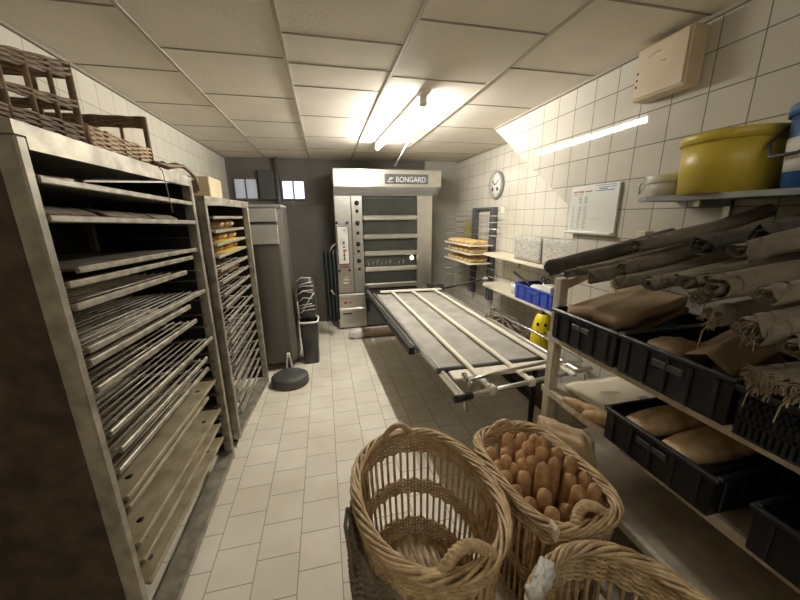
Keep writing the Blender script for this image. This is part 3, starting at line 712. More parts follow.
for i, z in enumerate((1.285, 1.18, 1.06)):
    nm = ('top', 'middle', 'bottom')[i]
    tr = thing('bread_tray', f'{nm} golden bread tray on the wall rack beside the oven', 'tray', (1.9, 4.2, z), 0, 'bread trays on wall rack')
    sub(tr, MB().bbox(1.74, 2.05, 3.78, 4.66, z - .012, z, .004), 'tray', 'cream')
    sub(tr, MB().bbox(1.735, 1.745, 3.78, 4.66, z - .014, z + .012, .003), 'lip', 'cream')
    for k in range(6):
        y = 3.86 + k * .145
        loaf('bread_loaf', f'small golden loaf on {nm} wall tray, {ORD[k]} from the clock side', 'bread', (1.765, y, z + .03), (2.03, y + .02, z + .03), .026, 'golden', 'loaves on the wall trays')
c_ = thing('yellow_card', 'small yellow green card above the top wall bread tray', 'card', (2.13, 4.55, 1.33))
sub(c_, MB().box(2.128, 2.139, 4.6, 4.86, 1.33, 1.55), 'card', mat('yellow green card', (.55, .5, .16), .6))
each(c_, MB().box(2.125, 2.128, 4.65, 4.8, 1.44, 1.455).box(2.125, 2.128, 4.65, 4.8, 1.4, 1.41), 'print', 'greyprint')
tag(MB().bbox(2.125, 2.139, 3.70, 3.79, 1.67, 1.75, .004).build('socket_plate', 'cream'), 'small pale square plate on tiles below the clock', 'plate')

# shelves on recessed wall
for z, ya, nm, xf in ((1.212, 3.7, 'upper', 1.84), (.842, 3.69, 'lower', 1.84)):
    s_ = thing('wall_shelf', f'{nm} cream shelf board on the recessed tiled wall', 'shelf', (2.0, 2.8, z - .02), 0, 'cream shelves')
    def outline():
        pts = [(2.138, 2.02), (xf, 2.02)]
        for k in range(7):
            a = k / 6 * PI / 2; pts.append((xf + .12 * (1 - math.cos(a)), ya - .12 + .12 * math.sin(a)))
        pts += [(2.138, ya)]; return pts
    o_ = outline(); n = len(o_)
    sub(s_, MB().add([(x, y, z - .022) for x, y in o_] + [(x, y, z) for x, y in o_], [tuple(range(n)), tuple(range(2 * n - 1, n - 1, -1))] + [(i, i + n, (i + 1) % n + n, (i + 1) % n) for i in range(n)]), 'board', 'cream')
    for y in (2.4, 3.3): each(s_, MB().box(1.95, 2.138, y - .01, y + .01, z - .05, z - .022).box(2.12, 2.138, y - .01, y + .01, z - .14, z - .022), 'bracket', 'greypaint')
def news_stack(y0, y1, label, sd):
    rnd = random.Random(sd); t = thing('newspaper_stack', label, 'newspapers', (2.0, (y0 + y1) / 2, 1.213), 0, 'newspaper bundles on upper shelf')
    n = 14
    for k in range(n):
        x0 = 1.905 + k * .0155
        def pf(u, v, x0=x0, k=k): return (x0 + .006 * math.sin(u * 5 + k) * v, y0 + (y1 - y0) * u + rnd.uniform(-.004, .004), 1.213 + (.235 - .012 * (k % 3)) * v)
        pass
        sub(t, MB().grid(pf, 10, 6, .012), 'newspaper', 'news') if k < 3 else None
    sub(t, MB().bbox(1.955, 2.11, y0 + .01, y1 - .01, 1.213, 1.44, .006), 'paper_block', 'news')
news_stack(2.62, 3.04, 'left bundle of grey newspapers upright on upper cream shelf', 1)
news_stack(2.16, 2.59, 'right bundle of grey newspapers upright on upper cream shelf', 2)
# lower shelf: blue crate with bits
def crate(name, label, loc, wx, wy, h, mt, group=None, mesh=False, cat='crate'):
    t = thing(name, label, cat, loc, 0, group); x, y, z = loc; th = .006
    x0, x1, y0, y1 = x - wx / 2, x + wx / 2, y - wy / 2, y + wy / 2
    sub(t, MB().bbox(x0, x1, y0, y1, z, z + .008, .003), 'base', mt)
    for (a0, a1, b0, b1) in ((x0, x0 + th, y0, y1), (x1 - th, x1, y0, y1), (x0 + th, x1 - th, y0, y0 + th), (x0 + th, x1 - th, y1 - th, y1)):
        m = MB()
        if mesh:
            lx = a1 - a0 > b1 - b0; ln = (a1 - a0) if lx else (b1 - b0); n = int(ln / .014)
            for k in range(n):
                s0 = (a0 if lx else b0) + ln * k / n; s1 = s0 + ln / n * .5
                if lx: m.box(s0, s1, b0, b1, z + .008, z + h - .02)
                else: m.box(a0, a1, s0, s1, z + .008, z + h - .02)
            for zz in (.05, .09, .13):
                if zz < h - .03: m.box(a0, a1, b0, b1, z + zz, z + zz + .012)
            m.box(a0, a1, b0, b1, z + h - .03, z + h - .005)
        else: m.box(a0, a1, b0, b1, z + .008, z + h - .005)
        sub(t, m, 'side_wall', mt)
    e = .012
    each(t, MB().bbox(x0 - e, x0 + th, y0 - e, y1 + e, z + h - .02, z + h, .005).bbox(x1 - th, x1 + e, y0 - e, y1 + e, z + h - .02, z + h, .005).bbox(x0 + th, x1 - th, y0 - e, y0 + th, z + h - .02, z + h, .005).bbox(x0 + th, x1 - th, y1 - th, y1 + e, z + h - .02, z + h, .005), 'rim', mt)
    m = MB()
    for k in range(5):
        yy = y0 + wy * (k + .5) / 5
        if not mesh: m.bbox(x0 - .009, x0, yy - .006, yy + .006, z + .01, z + h - .02, .003)
    for k in range(6):
        xx = x0 + wx * (k + .5) / 6
        if not mesh: m.bbox(xx - .006, xx + .006, y0 - .009, y0, z + .01, z + h - .02, .003)
    if m.v: each(t, m, 'rib', mt)
    if not mesh: sub(t, MB().bbox(x0 - .008, x0 - .0005, y - wy * .14, y + wy * .14, z + h * .58, z + h * .74, .003), 'grip', mt if mt == 'blue' else 'darkgrey')
    return t
crate('blue_crate', 'blue plastic crate full of small tools on the lower cream shelf', (1.975, 2.62, .843), .26, .56, .155, 'blue')
br = thing('brush', 'black handled brush sticking out of the blue crate', 'brush', (1.95, 2.8, .9))
a = onx(514, 272, 1.9); sub(br, MB().tube([a, a.lerp(Vector((1.97, 2.74, .95)), .5), (1.97, 2.72, .93)], [.016, .013, .012], 8), 'handle', 'black')
sub(br, MB().bbox(1.94, 2.0, 2.64, 2.74, .86, .93, .008), 'head', 'darkgrey')
sr = thing('scissors', 'scissors with looped handles upright in the blue crate', 'scissors', (1.95, 2.58, .86))
for c_, s_ in (((1.95, 2.62, 1.07), 1), ((1.95, 2.55, 1.065), -1)):
    sub(sr, MB().tube([Vector(c_) + Vector((0, .026 * math.cos(k * PI / 6), .022 * math.sin(k * PI / 6))) for k in range(12)], .006, 6, closed=True), 'handle_loop', 'black')
    sub(sr, MB().tube([Vector(c_) + Vector((0, 0, -.022)), (1.95, 2.585, .98), (1.95, 2.585 - s_ * .01, .87)], .006, 6), 'blade', 'steel')
tag(MB().bbox(1.9, 2.0, 2.44, 2.56, .853, 1.035, .008).build('white_box', 'white'), 'small white box standing in the blue crate', 'box')
tag(MB().blob(.17, .2, .06, Matrix.Translation((1.98, 2.68, .97)), 2.5, 10, .3, 4, 5).build('crumpled_paper', 'paper'), 'crumpled white paper filling the blue crate', 'paper')
g = thing('plastic_tub', 'clear plastic tub with beige contents left of the blue crate', 'tub', (1.96, 3.03, .843))
sub(g, MB().lathe([(.06, 0), (.075, .11), (.072, .11), (.058, .005), (.001, .004)], (1.96, 3.04, .843), 20), 'tub', 'plastic')
sub(g, MB().lathe([(.001, .006), (.055, .006), (.065, .07), (.001, .08)], (1.96, 3.04, .843), 20), 'contents', 'boxcream')
# low chest with yellow container and hose
ch = thing('storage_chest', 'dark brown low chest against the wall under cream shelves', 'chest', (1.93, 2.75, 0))
sub(ch, MB().bbox(1.73, 2.13, 2.04, 3.5, 0, .42, .01), 'body', 'chest'); sub(ch, MB().bbox(1.71, 2.135, 2.03, 3.52, .42, .45, .008), 'lid', 'chest')
yt = thing('yellow_container', 'bright yellow rounded container with smiling face behind the shelf post', 'container', (1.83, 2.38, .45))
CY = Vector((1.85, 2.44, .451))
prof = [(.001, 0), (.076, 0), (.088, .03), (.09, .12), (.083, .22), (.068, .3), (.045, .345), (.001, .36)]
sub(yt, MB().lathe(prof, CY, 28), 'body', 'toyyellow')
sub(yt, MB().lathe([(.035, .0), (.035, .03), (.001, .035)], CY + Vector((0, 0, .345)), 14), 'cap', 'black')
dcam = Vector((-CY.x, -CY.y, 0)).normalized(); side = Vector((-dcam.y, dcam.x, 0))
def onyl(s_, z):   # point on front surface
    for (r0, z0), (r1, z1) in zip(prof, prof[1:]):
        if z0 <= z <= z1 and z1 > z0: r = r0 + (r1 - r0) * (z - z0) / (z1 - z0)
    a = s_ / r; return CY + (dcam * math.cos(a) + side * math.sin(a)) * (r + .002) + Vector((0, 0, z))
for s_ in (-.014, .05):
    e_ = sub(yt, MB().blob(.024, .024, .034, Matrix.Translation(onyl(s_ - .022, .265)), 2, 8, 0), 'eye', 'black')
sub(yt, MB().tube([onyl(-.022 + (.04) * math.sin(a) + .018, .222 - .035 * math.cos(a)) for a in [(-1.2 + 2.4 * k / 10) for k in range(11)]], .005, 6), 'mouth', 'wickerd')
hs = thing('coiled_hose', 'tangled pale hose lying on the dark chest by the loader', 'hose', (1.85, 2.9, .45))
for kk in range(3):
    rn = random.Random(kk); pts = []
    for i in range(16):
        pts.append((1.83 + .09 * math.sin(i * .9 + kk), 2.6 + .055 * i + .03 * rn.random() - .03 * kk, .47 + .05 * (1 + math.sin(i * 1.3 + kk * 2)) + .02 * kk))
    sub(hs, MB().tube(pts, .011, 6), 'coil', 'rope')

# ------------------------------------------------------------------ notice board on projecting wall
nb = thing('notice_sign', 'white printed notice board on projecting tiled wall', 'notice', (1.68, 1.85, 1.53))
NX = 1.674
sub(nb, MB().bbox(NX, 1.689, 1.652, 2.045, 1.535, 1.83, .004), 'board', mat('grey white board', (.64, .65, .6), .35, 0, .05))
each(nb, MB().bbox(1.645, 1.689, 1.652, 2.045, 1.525, 1.54, .004), 'ledge', 'white')
def ln(mb, y0, y1, z, w=.004): mb.box(NX - .002, NX, min(y0, y1), max(y0, y1), z - w / 2, z + w / 2)
def text_mesh(body, size, place, maxw, name, mt, parent):
    cu = bpy.data.curves.new(name, 'FONT'); cu.body = body; cu.size = size; cu.extrude = .0005
    to = bpy.data.objects.new('tmp', cu); COL.objects.link(to); bpy.context.view_layer.update()
    me = bpy.data.meshes.new_from_object(to.evaluated_get(bpy.context.evaluated_depsgraph_get())); bpy.data.objects.remove(to)
    wd = max(v.co.x for v in me.vertices); f = maxw / wd
    for v in me.vertices: v.co = Vector(place(v.co.x * f, v.co.y, v.co.z)) - ORIG[parent.name]
    me.materials.clear(); me.materials.append(M[mt]); me.name = name
    o = bpy.data.objects.new(name, me); COL.objects.link(o); o.parent = parent; ORIG[o.name] = ORIG[parent.name]
    return o
text_mesh('verrezal', .026, lambda x, y, z: (NX - .001 - z, 2.02 - x, 1.785 + y), .09, 'red_heading', 'red', nb)
m = MB(); ln(m, 1.915, 1.86, 1.792, .006); ln(m, 2.02, 1.93, 1.774, .002); sub(nb, m, 'red_rule', 'red')
m = MB(); ln(m, 1.83, 1.68, 1.822, .003); ln(m, 1.81, 1.68, 1.81, .004); ln(m, 1.83, 1.69, 1.79, .005); ln(m, 1.8, 1.74, 1.8, .006); sub(nb, m, 'blue_heading', 'blueprint')
m = MB(); rn = random.Random(4)
for c0 in (2.02, 1.965, 1.915):
    for k in range(17):
        z = 1.70 - k * .009
        ln(m, c0 - rn.uniform(0, .006), c0 - rn.uniform(.016, .032), z, .0032)
    for k in range(4 if c0 < 2 else 0): ln(m, c0 - .005 + .004 * (k % 2), c0 - .02 - .006 * (k % 2), 1.757 - k * .011, .007)
ln(m, 1.86, 1.75, 1.62, .002); sub(nb, m, 'small_print', 'greyprint')

# ventilation box near ceiling
vb = thing('wall_box', 'cream box fixed high on the tiled wall under ceiling', 'box', (1.65, 1.45, 2.2))
sub(vb, MB().bbox(1.6, 1.689, 1.325, 1.59, 2.205, 2.44, .006), 'case', 'boxcream')
sub(vb, MB().bbox(1.594, 1.601, 1.335, 1.58, 2.215, 2.43, .003), 'front_cover', 'boxcream')
m = MB()
for z in (2.3, 2.27, 2.33): m.lathe([(.001, 0), (.006, 0), (.001, .004)], n=8, mtx=Matrix.Translation((1.594, 1.57, z)) @ Matrix.Rotation(-PI / 2, 4, 'Y'))
each(vb, m, 'screw', 'aludark')
m = MB().tube([(1.593, 1.46, 2.39), (1.592, 1.49, 2.395), (1.592, 1.52, 2.385)], .003, 5).tube([(1.593, 1.43, 2.34), (1.592, 1.45, 2.345)], .003, 5)
each(vb, m, 'tape_scrap', 'plastic')

# ------------------------------------------------------------------ top right shelf with buckets
ts = thing('high_wall_shelf', 'grey shelf board holding buckets above the linen rolls', 'shelf', (1.55, .6, 1.7))
pts = [(1.688, -.3), (1.42, -.3), (1.42, 1.26)] + [(1.42 + .08 * (1 - math.cos(a)), 1.26 + .08 * math.sin(a)) for a in (.5, 1., 1.57)] + [(1.688, 1.34)]
n = len(pts)
sub(ts, MB().add([(x, y, 1.702) for x, y in pts] + [(x, y, 1.722) for x, y in pts], [tuple(range(n)), tuple(range(2 * n - 1, n - 1, -1))] + [(i, i + n, (i + 1) % n + n, (i + 1) % n) for i in range(n)]), 'board', 'greypaint')
for y in (.3, 1.1): each(ts, MB().box(1.5, 1.688, y - .012, y + .012, 1.675, 1.702).box(1.67, 1.688, y - .012, y + .012, 1.58, 1.702), 'bracket', 'steel')
def bucket(name, label, c, r0, r1, h, mt, lid=True, handle=None, hm='white'):
    t = thing(name, label, 'bucket', c)
    sub(t, MB().lathe([(.001, 0), (r0, 0), (r1, h), (r1 - .004, h), (r0 - .004, .004), (.001, .004)], c, 40), 'tub', mt)
    if lid: sub(t, MB().lathe([(r1 + .001, h - .035), (r1 + .008, h - .033), (r1 + .008, h - .004), (r1 + .004, h), (r1 - .012, h + .002), (r1 - .02, h - .004), (.001, h - .004)], c, 40), 'lid', mt)
    if handle: sub(t, MB().tube(handle, .006, 6), 'handle', hm)
    return t
bucket('yellow_bucket', 'large yellow plastic bucket on the high grey shelf', (1.545, 1.04, 1.723), .146, .155, .215, 'yellow')
hc = Vector((1.55, 1.28, 1.723))
bucket('small_bucket', 'small white lidded bucket left of the yellow bucket', hc, .068, .076, .095, 'white', True, [hc + Vector((-.07, .04, .085)), hc + Vector((-.085, .06, .06)), hc + Vector((-.07, .07, .02)), hc + Vector((-.05, .068, .05))])
bc = Vector((1.53, .752, 1.723))
bb = bucket('blue_bucket', 'blue bucket with handle and white label beside yellow bucket', bc, .1, .112, .25, 'bluelid', True,
       [bc + Vector((-.02, .118, .2)), bc + Vector((-.06, .135, .15)), bc + Vector((-.1, .1, .1)), bc + Vector((-.13, .02, .1)), bc + Vector((-.12, -.08, .16)), bc + Vector((-.06, -.112, .2))], 'darkgrey')
def lab(u, v):
    a = math.radians(180 - 50 + 55 * u); r = .1095 + .015 * (v * .1 + .05) / .24; z = .05 + .1 * v
    r = .1 + .015 * z / .24 + .0015; return bc + Vector((r * math.cos(a), r * math.sin(a), z))
sub(bb, MB().grid(lab, 10, 4, .001), 'paper_label', 'paper')

# ------------------------------------------------------------------ shelving unit
su = thing('shelving_unit', 'worn white wooden shelving unit along the right wall', 'shelving', (1.4, .6, 0))
XF = 1.15; ZA, ZB, ZC = 1.03, .715, .38
for y in (1.405, -.45):
    sub(su, MB().bbox(XF, XF + .05, y, y + .05, 0, 1.335, .004), 'post', 'wood')
    sub(su, MB().bbox(1.62, 1.68, y, y + .05, 0, 1.56, .004), 'post', 'wood')
    m = MB(); mx = Matrix.Translation((XF + .05, y + .025, 1.30)) @ Matrix.Rotation(-.36, 4, 'Y'); m.bbox(0, .5, -.012, .012, -.025, .02, .004, mx); sub(su, m, 'slanted_bearer', 'wood')
for nm, z in (('upper_shelf', ZA), ('middle_shelf', ZB), ('bottom_shelf', ZC)):
    s_ = sub(su, MB().bbox(XF + .022, 1.685, -.5, 1.46, z - .022, z, .003), nm, 'board')
    sub(s_, MB().bbox(XF - .002, XF + .022, -.5, 1.47, z - .034, z + .004, .003), 'front_strip', 'wood')
sub(su, MB().bbox(1.48, 1.51, .72, 1.46, 1.385, 1.42, .004), 'roll_bearer', 'wood')
sub(su, MB().bbox(1.1, 1.64, -.5, 1.36, .02, .05, .004), 'floor_board', mat('grey base board', (.5, .46, .38), .5))

# crates on the upper shelf
for y, lb in ((1.2, 'black crate with flat brown bag at far end of upper shelf'), (.803, 'black crate with paper wrapped loaves, second on upper shelf')):
    crate('black_crate', lb, (1.385, y, ZA + .006), .54, .375, .158, 'crate', 'black crates on the shelving')
crate('black_crate', 'black slatted crate holding frayed linen rolls at near end of upper shelf', (1.375, .405, ZA + .006), .54, .375, .15, 'crate', 'black crates on the shelving', True)
crate('black_crate', 'black crate with two flat breads on the middle shelf', (1.365, .80, ZB + .006), .5, .4, .15, 'crate', 'black crates on the shelving')
crate('black_crate', 'empty black crate at near end of the middle shelf', (1.385, .3, ZB + .006), .54, .4, .15, 'crate', 'black crates on the shelving')

# paper goods in upper crates
def place(px, py, x): return onx(px, py, x)
def bagf(u, v):
    x = 1.15 + .42 * u; y = 1.06 + .28 * v + .04 * u
    return (x, y, 1.212 + .075 * u + .012 * math.sin(PI * v) + .012 * noise.noise(Vector((u * 4, v * 4, 3))) + .02 * max(0, .5 - abs(v - .45 - .2 * u) * 6))
bg_ = thing('paper_bag', 'large flat brown paper bag lying over the far black crate', 'bag', (1.35, 1.2, 1.19))
sub(bg_, MB().grid(bagf, 20, 16, .05), 'bag', 'kraft')
def bagf2(u, v):
    x = 1.2 + .40 * u; y = 1.05 + .22 * v + .06 * u
    return (x, y, 1.13 + .1 * u + .02 * math.sin(PI * v) + .014 * noise.noise(Vector((u * 4, v * 4, 8))))
tag(MB().grid(bagf2, 20, 14, .03).build('paper_bag', 'kraftd'), 'dark brown paper bag tucked below the large flat one', 'bag')
p = onz(655, 338, 1.13)
rb = thing('wrapped_loaf', 'rounded paper wrapped loaf in the second upper crate', 'bread', (1.24, .88, 1.06))
sub(rb, MB().blob(.2, .17, .14, Matrix.Translation((1.25, .885, 1.128)), 2.3, 14, .12, 2.5, 4), 'wrapping', 'kraft')
sub(rb, MB().tube([(1.2, .865, 1.13), (1.195, .83, 1.12), (1.195, .8, 1.10)], [.03, .035, .02], 10), 'twisted_end', 'kraft')
def foldp(u, v):
    x = 1.2 + .34 * u; y = .67 + .17 * v + .06 * u
    return (x, y, 1.16 + .05 * u + .045 * (1 - abs(2 * v - 1)) + .008 * noise.noise(Vector((u * 3, v * 3, 1))))
tag(MB().grid(foldp, 14, 13, .006).build('folded_paper', 'kraft'), 'folded brown paper standing like a roof in second upper crate', 'paper')
tag(MB().blob(.12, .1, .1, Matrix.Translation((1.235, .725, 1.10)), 2.6, 10, .15, 3, 9).build('small_paper_bag', 'kraft'), 'small round brown paper parcel under the folded paper', 'bag')
tag(MB().blob(.26, .24, .1, Matrix.Translation((1.46, .82, 1.125)), 2.6, 10, .25, 3, 11).build('dark_parcel', 'kraftd'), 'dark paper parcel at back of the second upper crate', 'parcel')

# linen rolls
ROLLS = []
def roll(end, *a, **k): ROLLS.append((Vector(end), a, k))
def make_roll(end, L, r, label, mt='roll', flat=1., d=None, fr=0, tubeend=True, sd=0, turns=2.6):
    rn = random.Random(sd)
    dz = rn.uniform(-.015, .015); d = (.5, -.2 + rn.uniform(-.012, .012), .165 + dz) if fr < 50 else d
    end = Vector(end); d = Vector(d or (.5, -.2, .17)).normalized()
    up = Vector((0, 0, 1)); up = (up - d * up.dot(d)).normalized(); sd_ = d.cross(up)
    t = thing('linen_roll', label, 'cloth roll', end - Vector((0, 0, r * flat)), 0, 'linen rolls on the shelving')
    ph = rn.uniform(0, 6)
    def surf(u, v):
        a = 2 * PI * u
        w = 1 + .12 * noise.noise(Vector((math.cos(a) * 1.3, math.sin(a) * 1.3, v * 5 + sd))) + .05 * noise.noise(Vector((math.cos(a) * 4, math.sin(a) * 4, v * 14 + sd)))
        rr = r * w * (1 + .08 * math.sin(v * 6 + ph))
        sag = -.01 * math.sin(v * PI)
        return end + d * (L * v + .012 * math.sin(a * 2 + ph) * (1 - v)) + sd_ * (math.cos(a) * rr) + up * (math.sin(a) * rr * flat + sag)
    m = MB(); m.grid(surf, 26, 22, closed_u=True)
    m.add([surf(i / 26, 1) for i in range(26)], [tuple(range(26))])
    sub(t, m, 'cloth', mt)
    # core: recessed near-black disc painting the shade in the hollow; then spiral folds
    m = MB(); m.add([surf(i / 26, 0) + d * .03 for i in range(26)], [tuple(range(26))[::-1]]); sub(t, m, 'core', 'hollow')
    m = MB(); n = int(26 * turns); 
    def spir(u, v):
        a = u * 2 * PI * turns + ph; f = 1 - .8 * u
        k = 1 + .1 * math.sin(a * 1.7 + ph)
        return end + d * (.045 * v - .004 + .006 * math.sin(a * 3)) + sd_ * (math.cos(a) * r * f * k * .97) + up * (math.sin(a) * r * f * flat * k * .97)
    m.grid(spir, n, 3, .003); sub(t, m, 'inner_folds', mt)
    if fr:
        m = MB()
        for k in range(fr):
            a = rn.uniform(0, 2 * PI); f = rn.uniform(.2, 1.) ** .7
            p = end + sd_ * (math.cos(a) * r * f) + up * (math.sin(a) * r * f * flat)
            q = p - d * rn.uniform(.01, .025) + up * rn.uniform(-.02, .01) + sd_ * rn.uniform(-.012, .012)
            m.tube([p + d * .01, p - d * .008, q, q + Vector((0, 0, -rn.uniform(.0, .008)))], .0011, 4)
        for k in range(1 if fr > 35 else 0):
            a = rn.uniform(-2.2, -.9); p = end + sd_ * (math.cos(a) * r) + up * (math.sin(a) * r * flat)
            m.tube([p, p - d * .02 + Vector((0, 0, -.02)), p - d * .022 + Vector((.004, .004, -.05 - .03 * rn.random()))], .002, 4)
        sub(t, m, 'fringe', 'fringe')
    return t
DD = (.5, -.23, .19)
roll(onx(549, 269, 1.08), .56, .041, 'dark linen roll nearest the oven, poking past the post top', 'rolld', 1., DD, 0, sd=1)
roll(onx(566, 273, 1.12), .5, .024, 'thin crumpled linen roll second from the shelf post', 'roll', .75, (.5, -.2, .16), 0, sd=2, turns=2)
roll(onx(579, 271, 1.14), .5, .026, 'crumpled grey linen roll third from the shelf post', 'roll', .8, (.5, -.19, .15), 0, sd=3, turns=2)
roll(onx(592, 276, 1.12), .5, .034, 'rounded grey linen roll with closed end above the flat paper bag', 'roll', .95, (.5, -.2, .16), 6, sd=4, turns=3)
roll(onx(622, 264, 1.18), .5, .036, 'grey linen roll with open gaping end behind the rounded one', 'roll', .8, (.5, -.2, .14), 0, sd=5, turns=1.6)
roll(onx(618, 283, 1.10), .5, .027, 'low lumpy linen roll with loose threads under the gaping one', 'roll', .9, (.5, -.17, .16), 24, sd=6, turns=3)
roll(onx(650, 284, 1.08), .52, .04, 'wide flattened linen roll with open folded end above the paper bag', 'roll', .62, (.5, -.2, .18), 0, sd=7, turns=1.7)
roll(onx(640, 250, 1.24), .45, .032, 'upper grey linen roll lying across the far end of the pile', 'roll', .8, (.5, -.2, .14), 0, sd=17, turns=1.7)
roll(onx(684, 279, 1.04), .5, .038, 'flattened linen roll with stacked pleated folds at its end', 'roll', .6, (.5, -.2, .17), 0, sd=8, turns=2.6)
roll(onx(714, 285, 1.0), .55, .034, 'light linen roll with wide dark hollow end', 'rolll', .95, (.5, -.2, .16), 0, sd=9, turns=1.3)
roll(onx(699, 296, 1.03), .5, .028, 'short linen roll with pale fringe below the hollow ended roll', 'rolll', .8, (.5, -.2, .16), 30, sd=10, turns=2)
roll(onx(713, 304, 1.0), .55, .03, 'linen roll with knotted pale fringe beside the short fringed roll', 'rolll', .95, (.5, -.2, .17), 40, sd=11, turns=2.4)
roll(onx(768, 302, .96), .5, .034, 'folded linen roll at right edge above the big spiral roll', 'rolll', .65, (.5, -.2, .16), 0, sd=12, turns=2.2)
roll(onx(755, 325, .95), .6, .046, 'big pale linen roll with spiral end above the frayed one', 'rolll', .8, (.5, -.2, .16), 24, sd=13, turns=2.6)
roll(onx(766, 379, 1.02), .5, .038, 'thick frayed straw coloured roll resting on black slatted crate', 'rolll', .85, (.5, -.16, .12), 220, sd=14, turns=3)
roll(onx(797, 390, .98), .5, .024, 'small frayed roll at right edge on black slatted crate', 'rolll', .95, (.5, -.16, .12), 60, sd=15, turns=2)
roll(onx(737, 249, 1.2), .45, .026, 'dark linen roll with black hollow end lying on top of pile', 'rolld', .7, (.5, -.2, .17), 0, sd=16, turns=1.5)
roll(onx(700, 245, 1.25), .45, .04, 'broad dark linen roll on top at the wall side', 'rolld', .75, (.5, -.2, .15), 0, sd=18, turns=1.5)
roll(onx(760, 240, 1.2), .45, .04, 'dark linen roll at upper right under the high shelf', 'rolld', .8, (.5, -.2, .16), 0, sd=19, turns=1.5)
roll(onx(745, 268, 1.06), .5, .032, 'linen roll lying between the hollow ended rolls', 'roll', .9, (.5, -.2, .17), 0, sd=20, turns=1.8)
roll(onx(790, 345, .95), .5, .03, 'pale linen roll at right edge under the big spiral roll', 'rolll', .8, (.5, -.2, .14), 0, sd=21, turns=1.8)

DR = Vector((.5, -.2, .165)).normalized()
ends = [e.copy() for e, a, k in ROLLS]
rad = [a[1] * (a[4] if len(a) > 4 else 1.) ** .5 * 1.2 for e, a, k in ROLLS]
for _ in range(150):
    for i in range(len(ends)):
        for j in range(i):
            d_ = ends[i] - ends[j]; d_ -= DR * d_.dot(DR)
            need = rad[i] + rad[j]
            if d_.length < need:
                mv = d_.normalized() * (need - d_.length) * .3; ends[i] += mv; ends[j] -= mv
for e, (e0, a, k) in zip(ends, ROLLS): make_roll(e, *a, **k)

# middle shelf
fs_ = thing('paper_sack', 'flat cream paper sack with faint print at far end of middle shelf', 'sack', (1.45, 1.25, ZB + .004))
def fsf(u, v):
    x = 1.23 + .43 * u; y = 1.02 + .365 * v
    return (x, y, ZB + .037 + .006 * noise.noise(Vector((u * 3, v * 3, 5))) - .01 * (max(0, .1 - u) + max(0, .1 - v)) * 5)
sub(fs_, MB().grid(fsf, 16, 14, .024), 'sack', 'sheet')
m = MB()
for k in range(3): m.box(1.34, 1.4 + .02 * k, 1.26 - k * .012, 1.264 - k * .012, ZB + .041, ZB + .0425)
m.box(1.48, 1.53, 1.15, 1.18, ZB + .041, ZB + .0425)
each(fs_, m, 'print', 'greyprint')
loaf('broken_baguette', 'thin baguette end sticking out at shelf edge, upper of the two', 'bread', (1.125, 1.275, ZB + .03), (1.23, 1.04, ZB + .035), .024, 'crustl', None)
loaf('broken_baguette', 'pale broken baguette piece beside the crate with flat breads', 'bread', (1.125, 1.14, ZB + .03), (1.22, 1.035, ZB + .032), .027, mat('pale crust', (.62, .45, .22), .6), None)
for i, (y, lb) in enumerate(((.90, 'flat golden bread at far side of the crate on middle shelf'), (.745, 'flat golden bread at near side of the crate on middle shelf'))):
    def ff(u, v, y=y, i=i):
        a = 2 * PI * u; b = -PI / 2 + PI * v; f = lambda t, p: math.copysign(abs(t) ** p, t)
        q = Vector((f(math.cos(b), .6) * f(math.cos(a), .7), f(math.cos(b), .6) * f(math.sin(a), .7), math.sin(b)))
        return Vector((1.34 + q.x * .205, y + q.y * .068 + q.x * -.02, ZB + .055 + q.z * .036 * (1 + .15 * noise.noise(q * 4 + Vector((i * 5, 0, 0)))) + .07 + .02 * q.x))
    o = MB().grid(ff, 40, 18, closed_u=True).build('flat_bread', 'crustl'); tag(o, lb, 'bread', 'flat breads in the black crate')
    pd = MB().blob(.3, .1, .05, Matrix.Translation((1.35, y, ZB + .05)), 3, 10, .1, 3, i).build('cloth_pad', 'rolld')
    tag(pd, ('dark cloth under the far flat bread', 'dark cloth under the near flat bread')[i], 'cloth')
# brown bag by basket on the bottom shelf
m = MB()
MXB = Matrix.Translation((1.11, 1.215, .51)) @ Matrix.Rotation(-.28, 4, 'X') @ Matrix.Rotation(.12, 4, 'Z')
m.blob(.10, .34, .23, MXB, 3.2, 20, .3, 2.6, 12)
tag(m.build('paper_bag', 'kraftl'), 'crumpled brown paper bag wedged behind the basket of baguettes', 'bag')

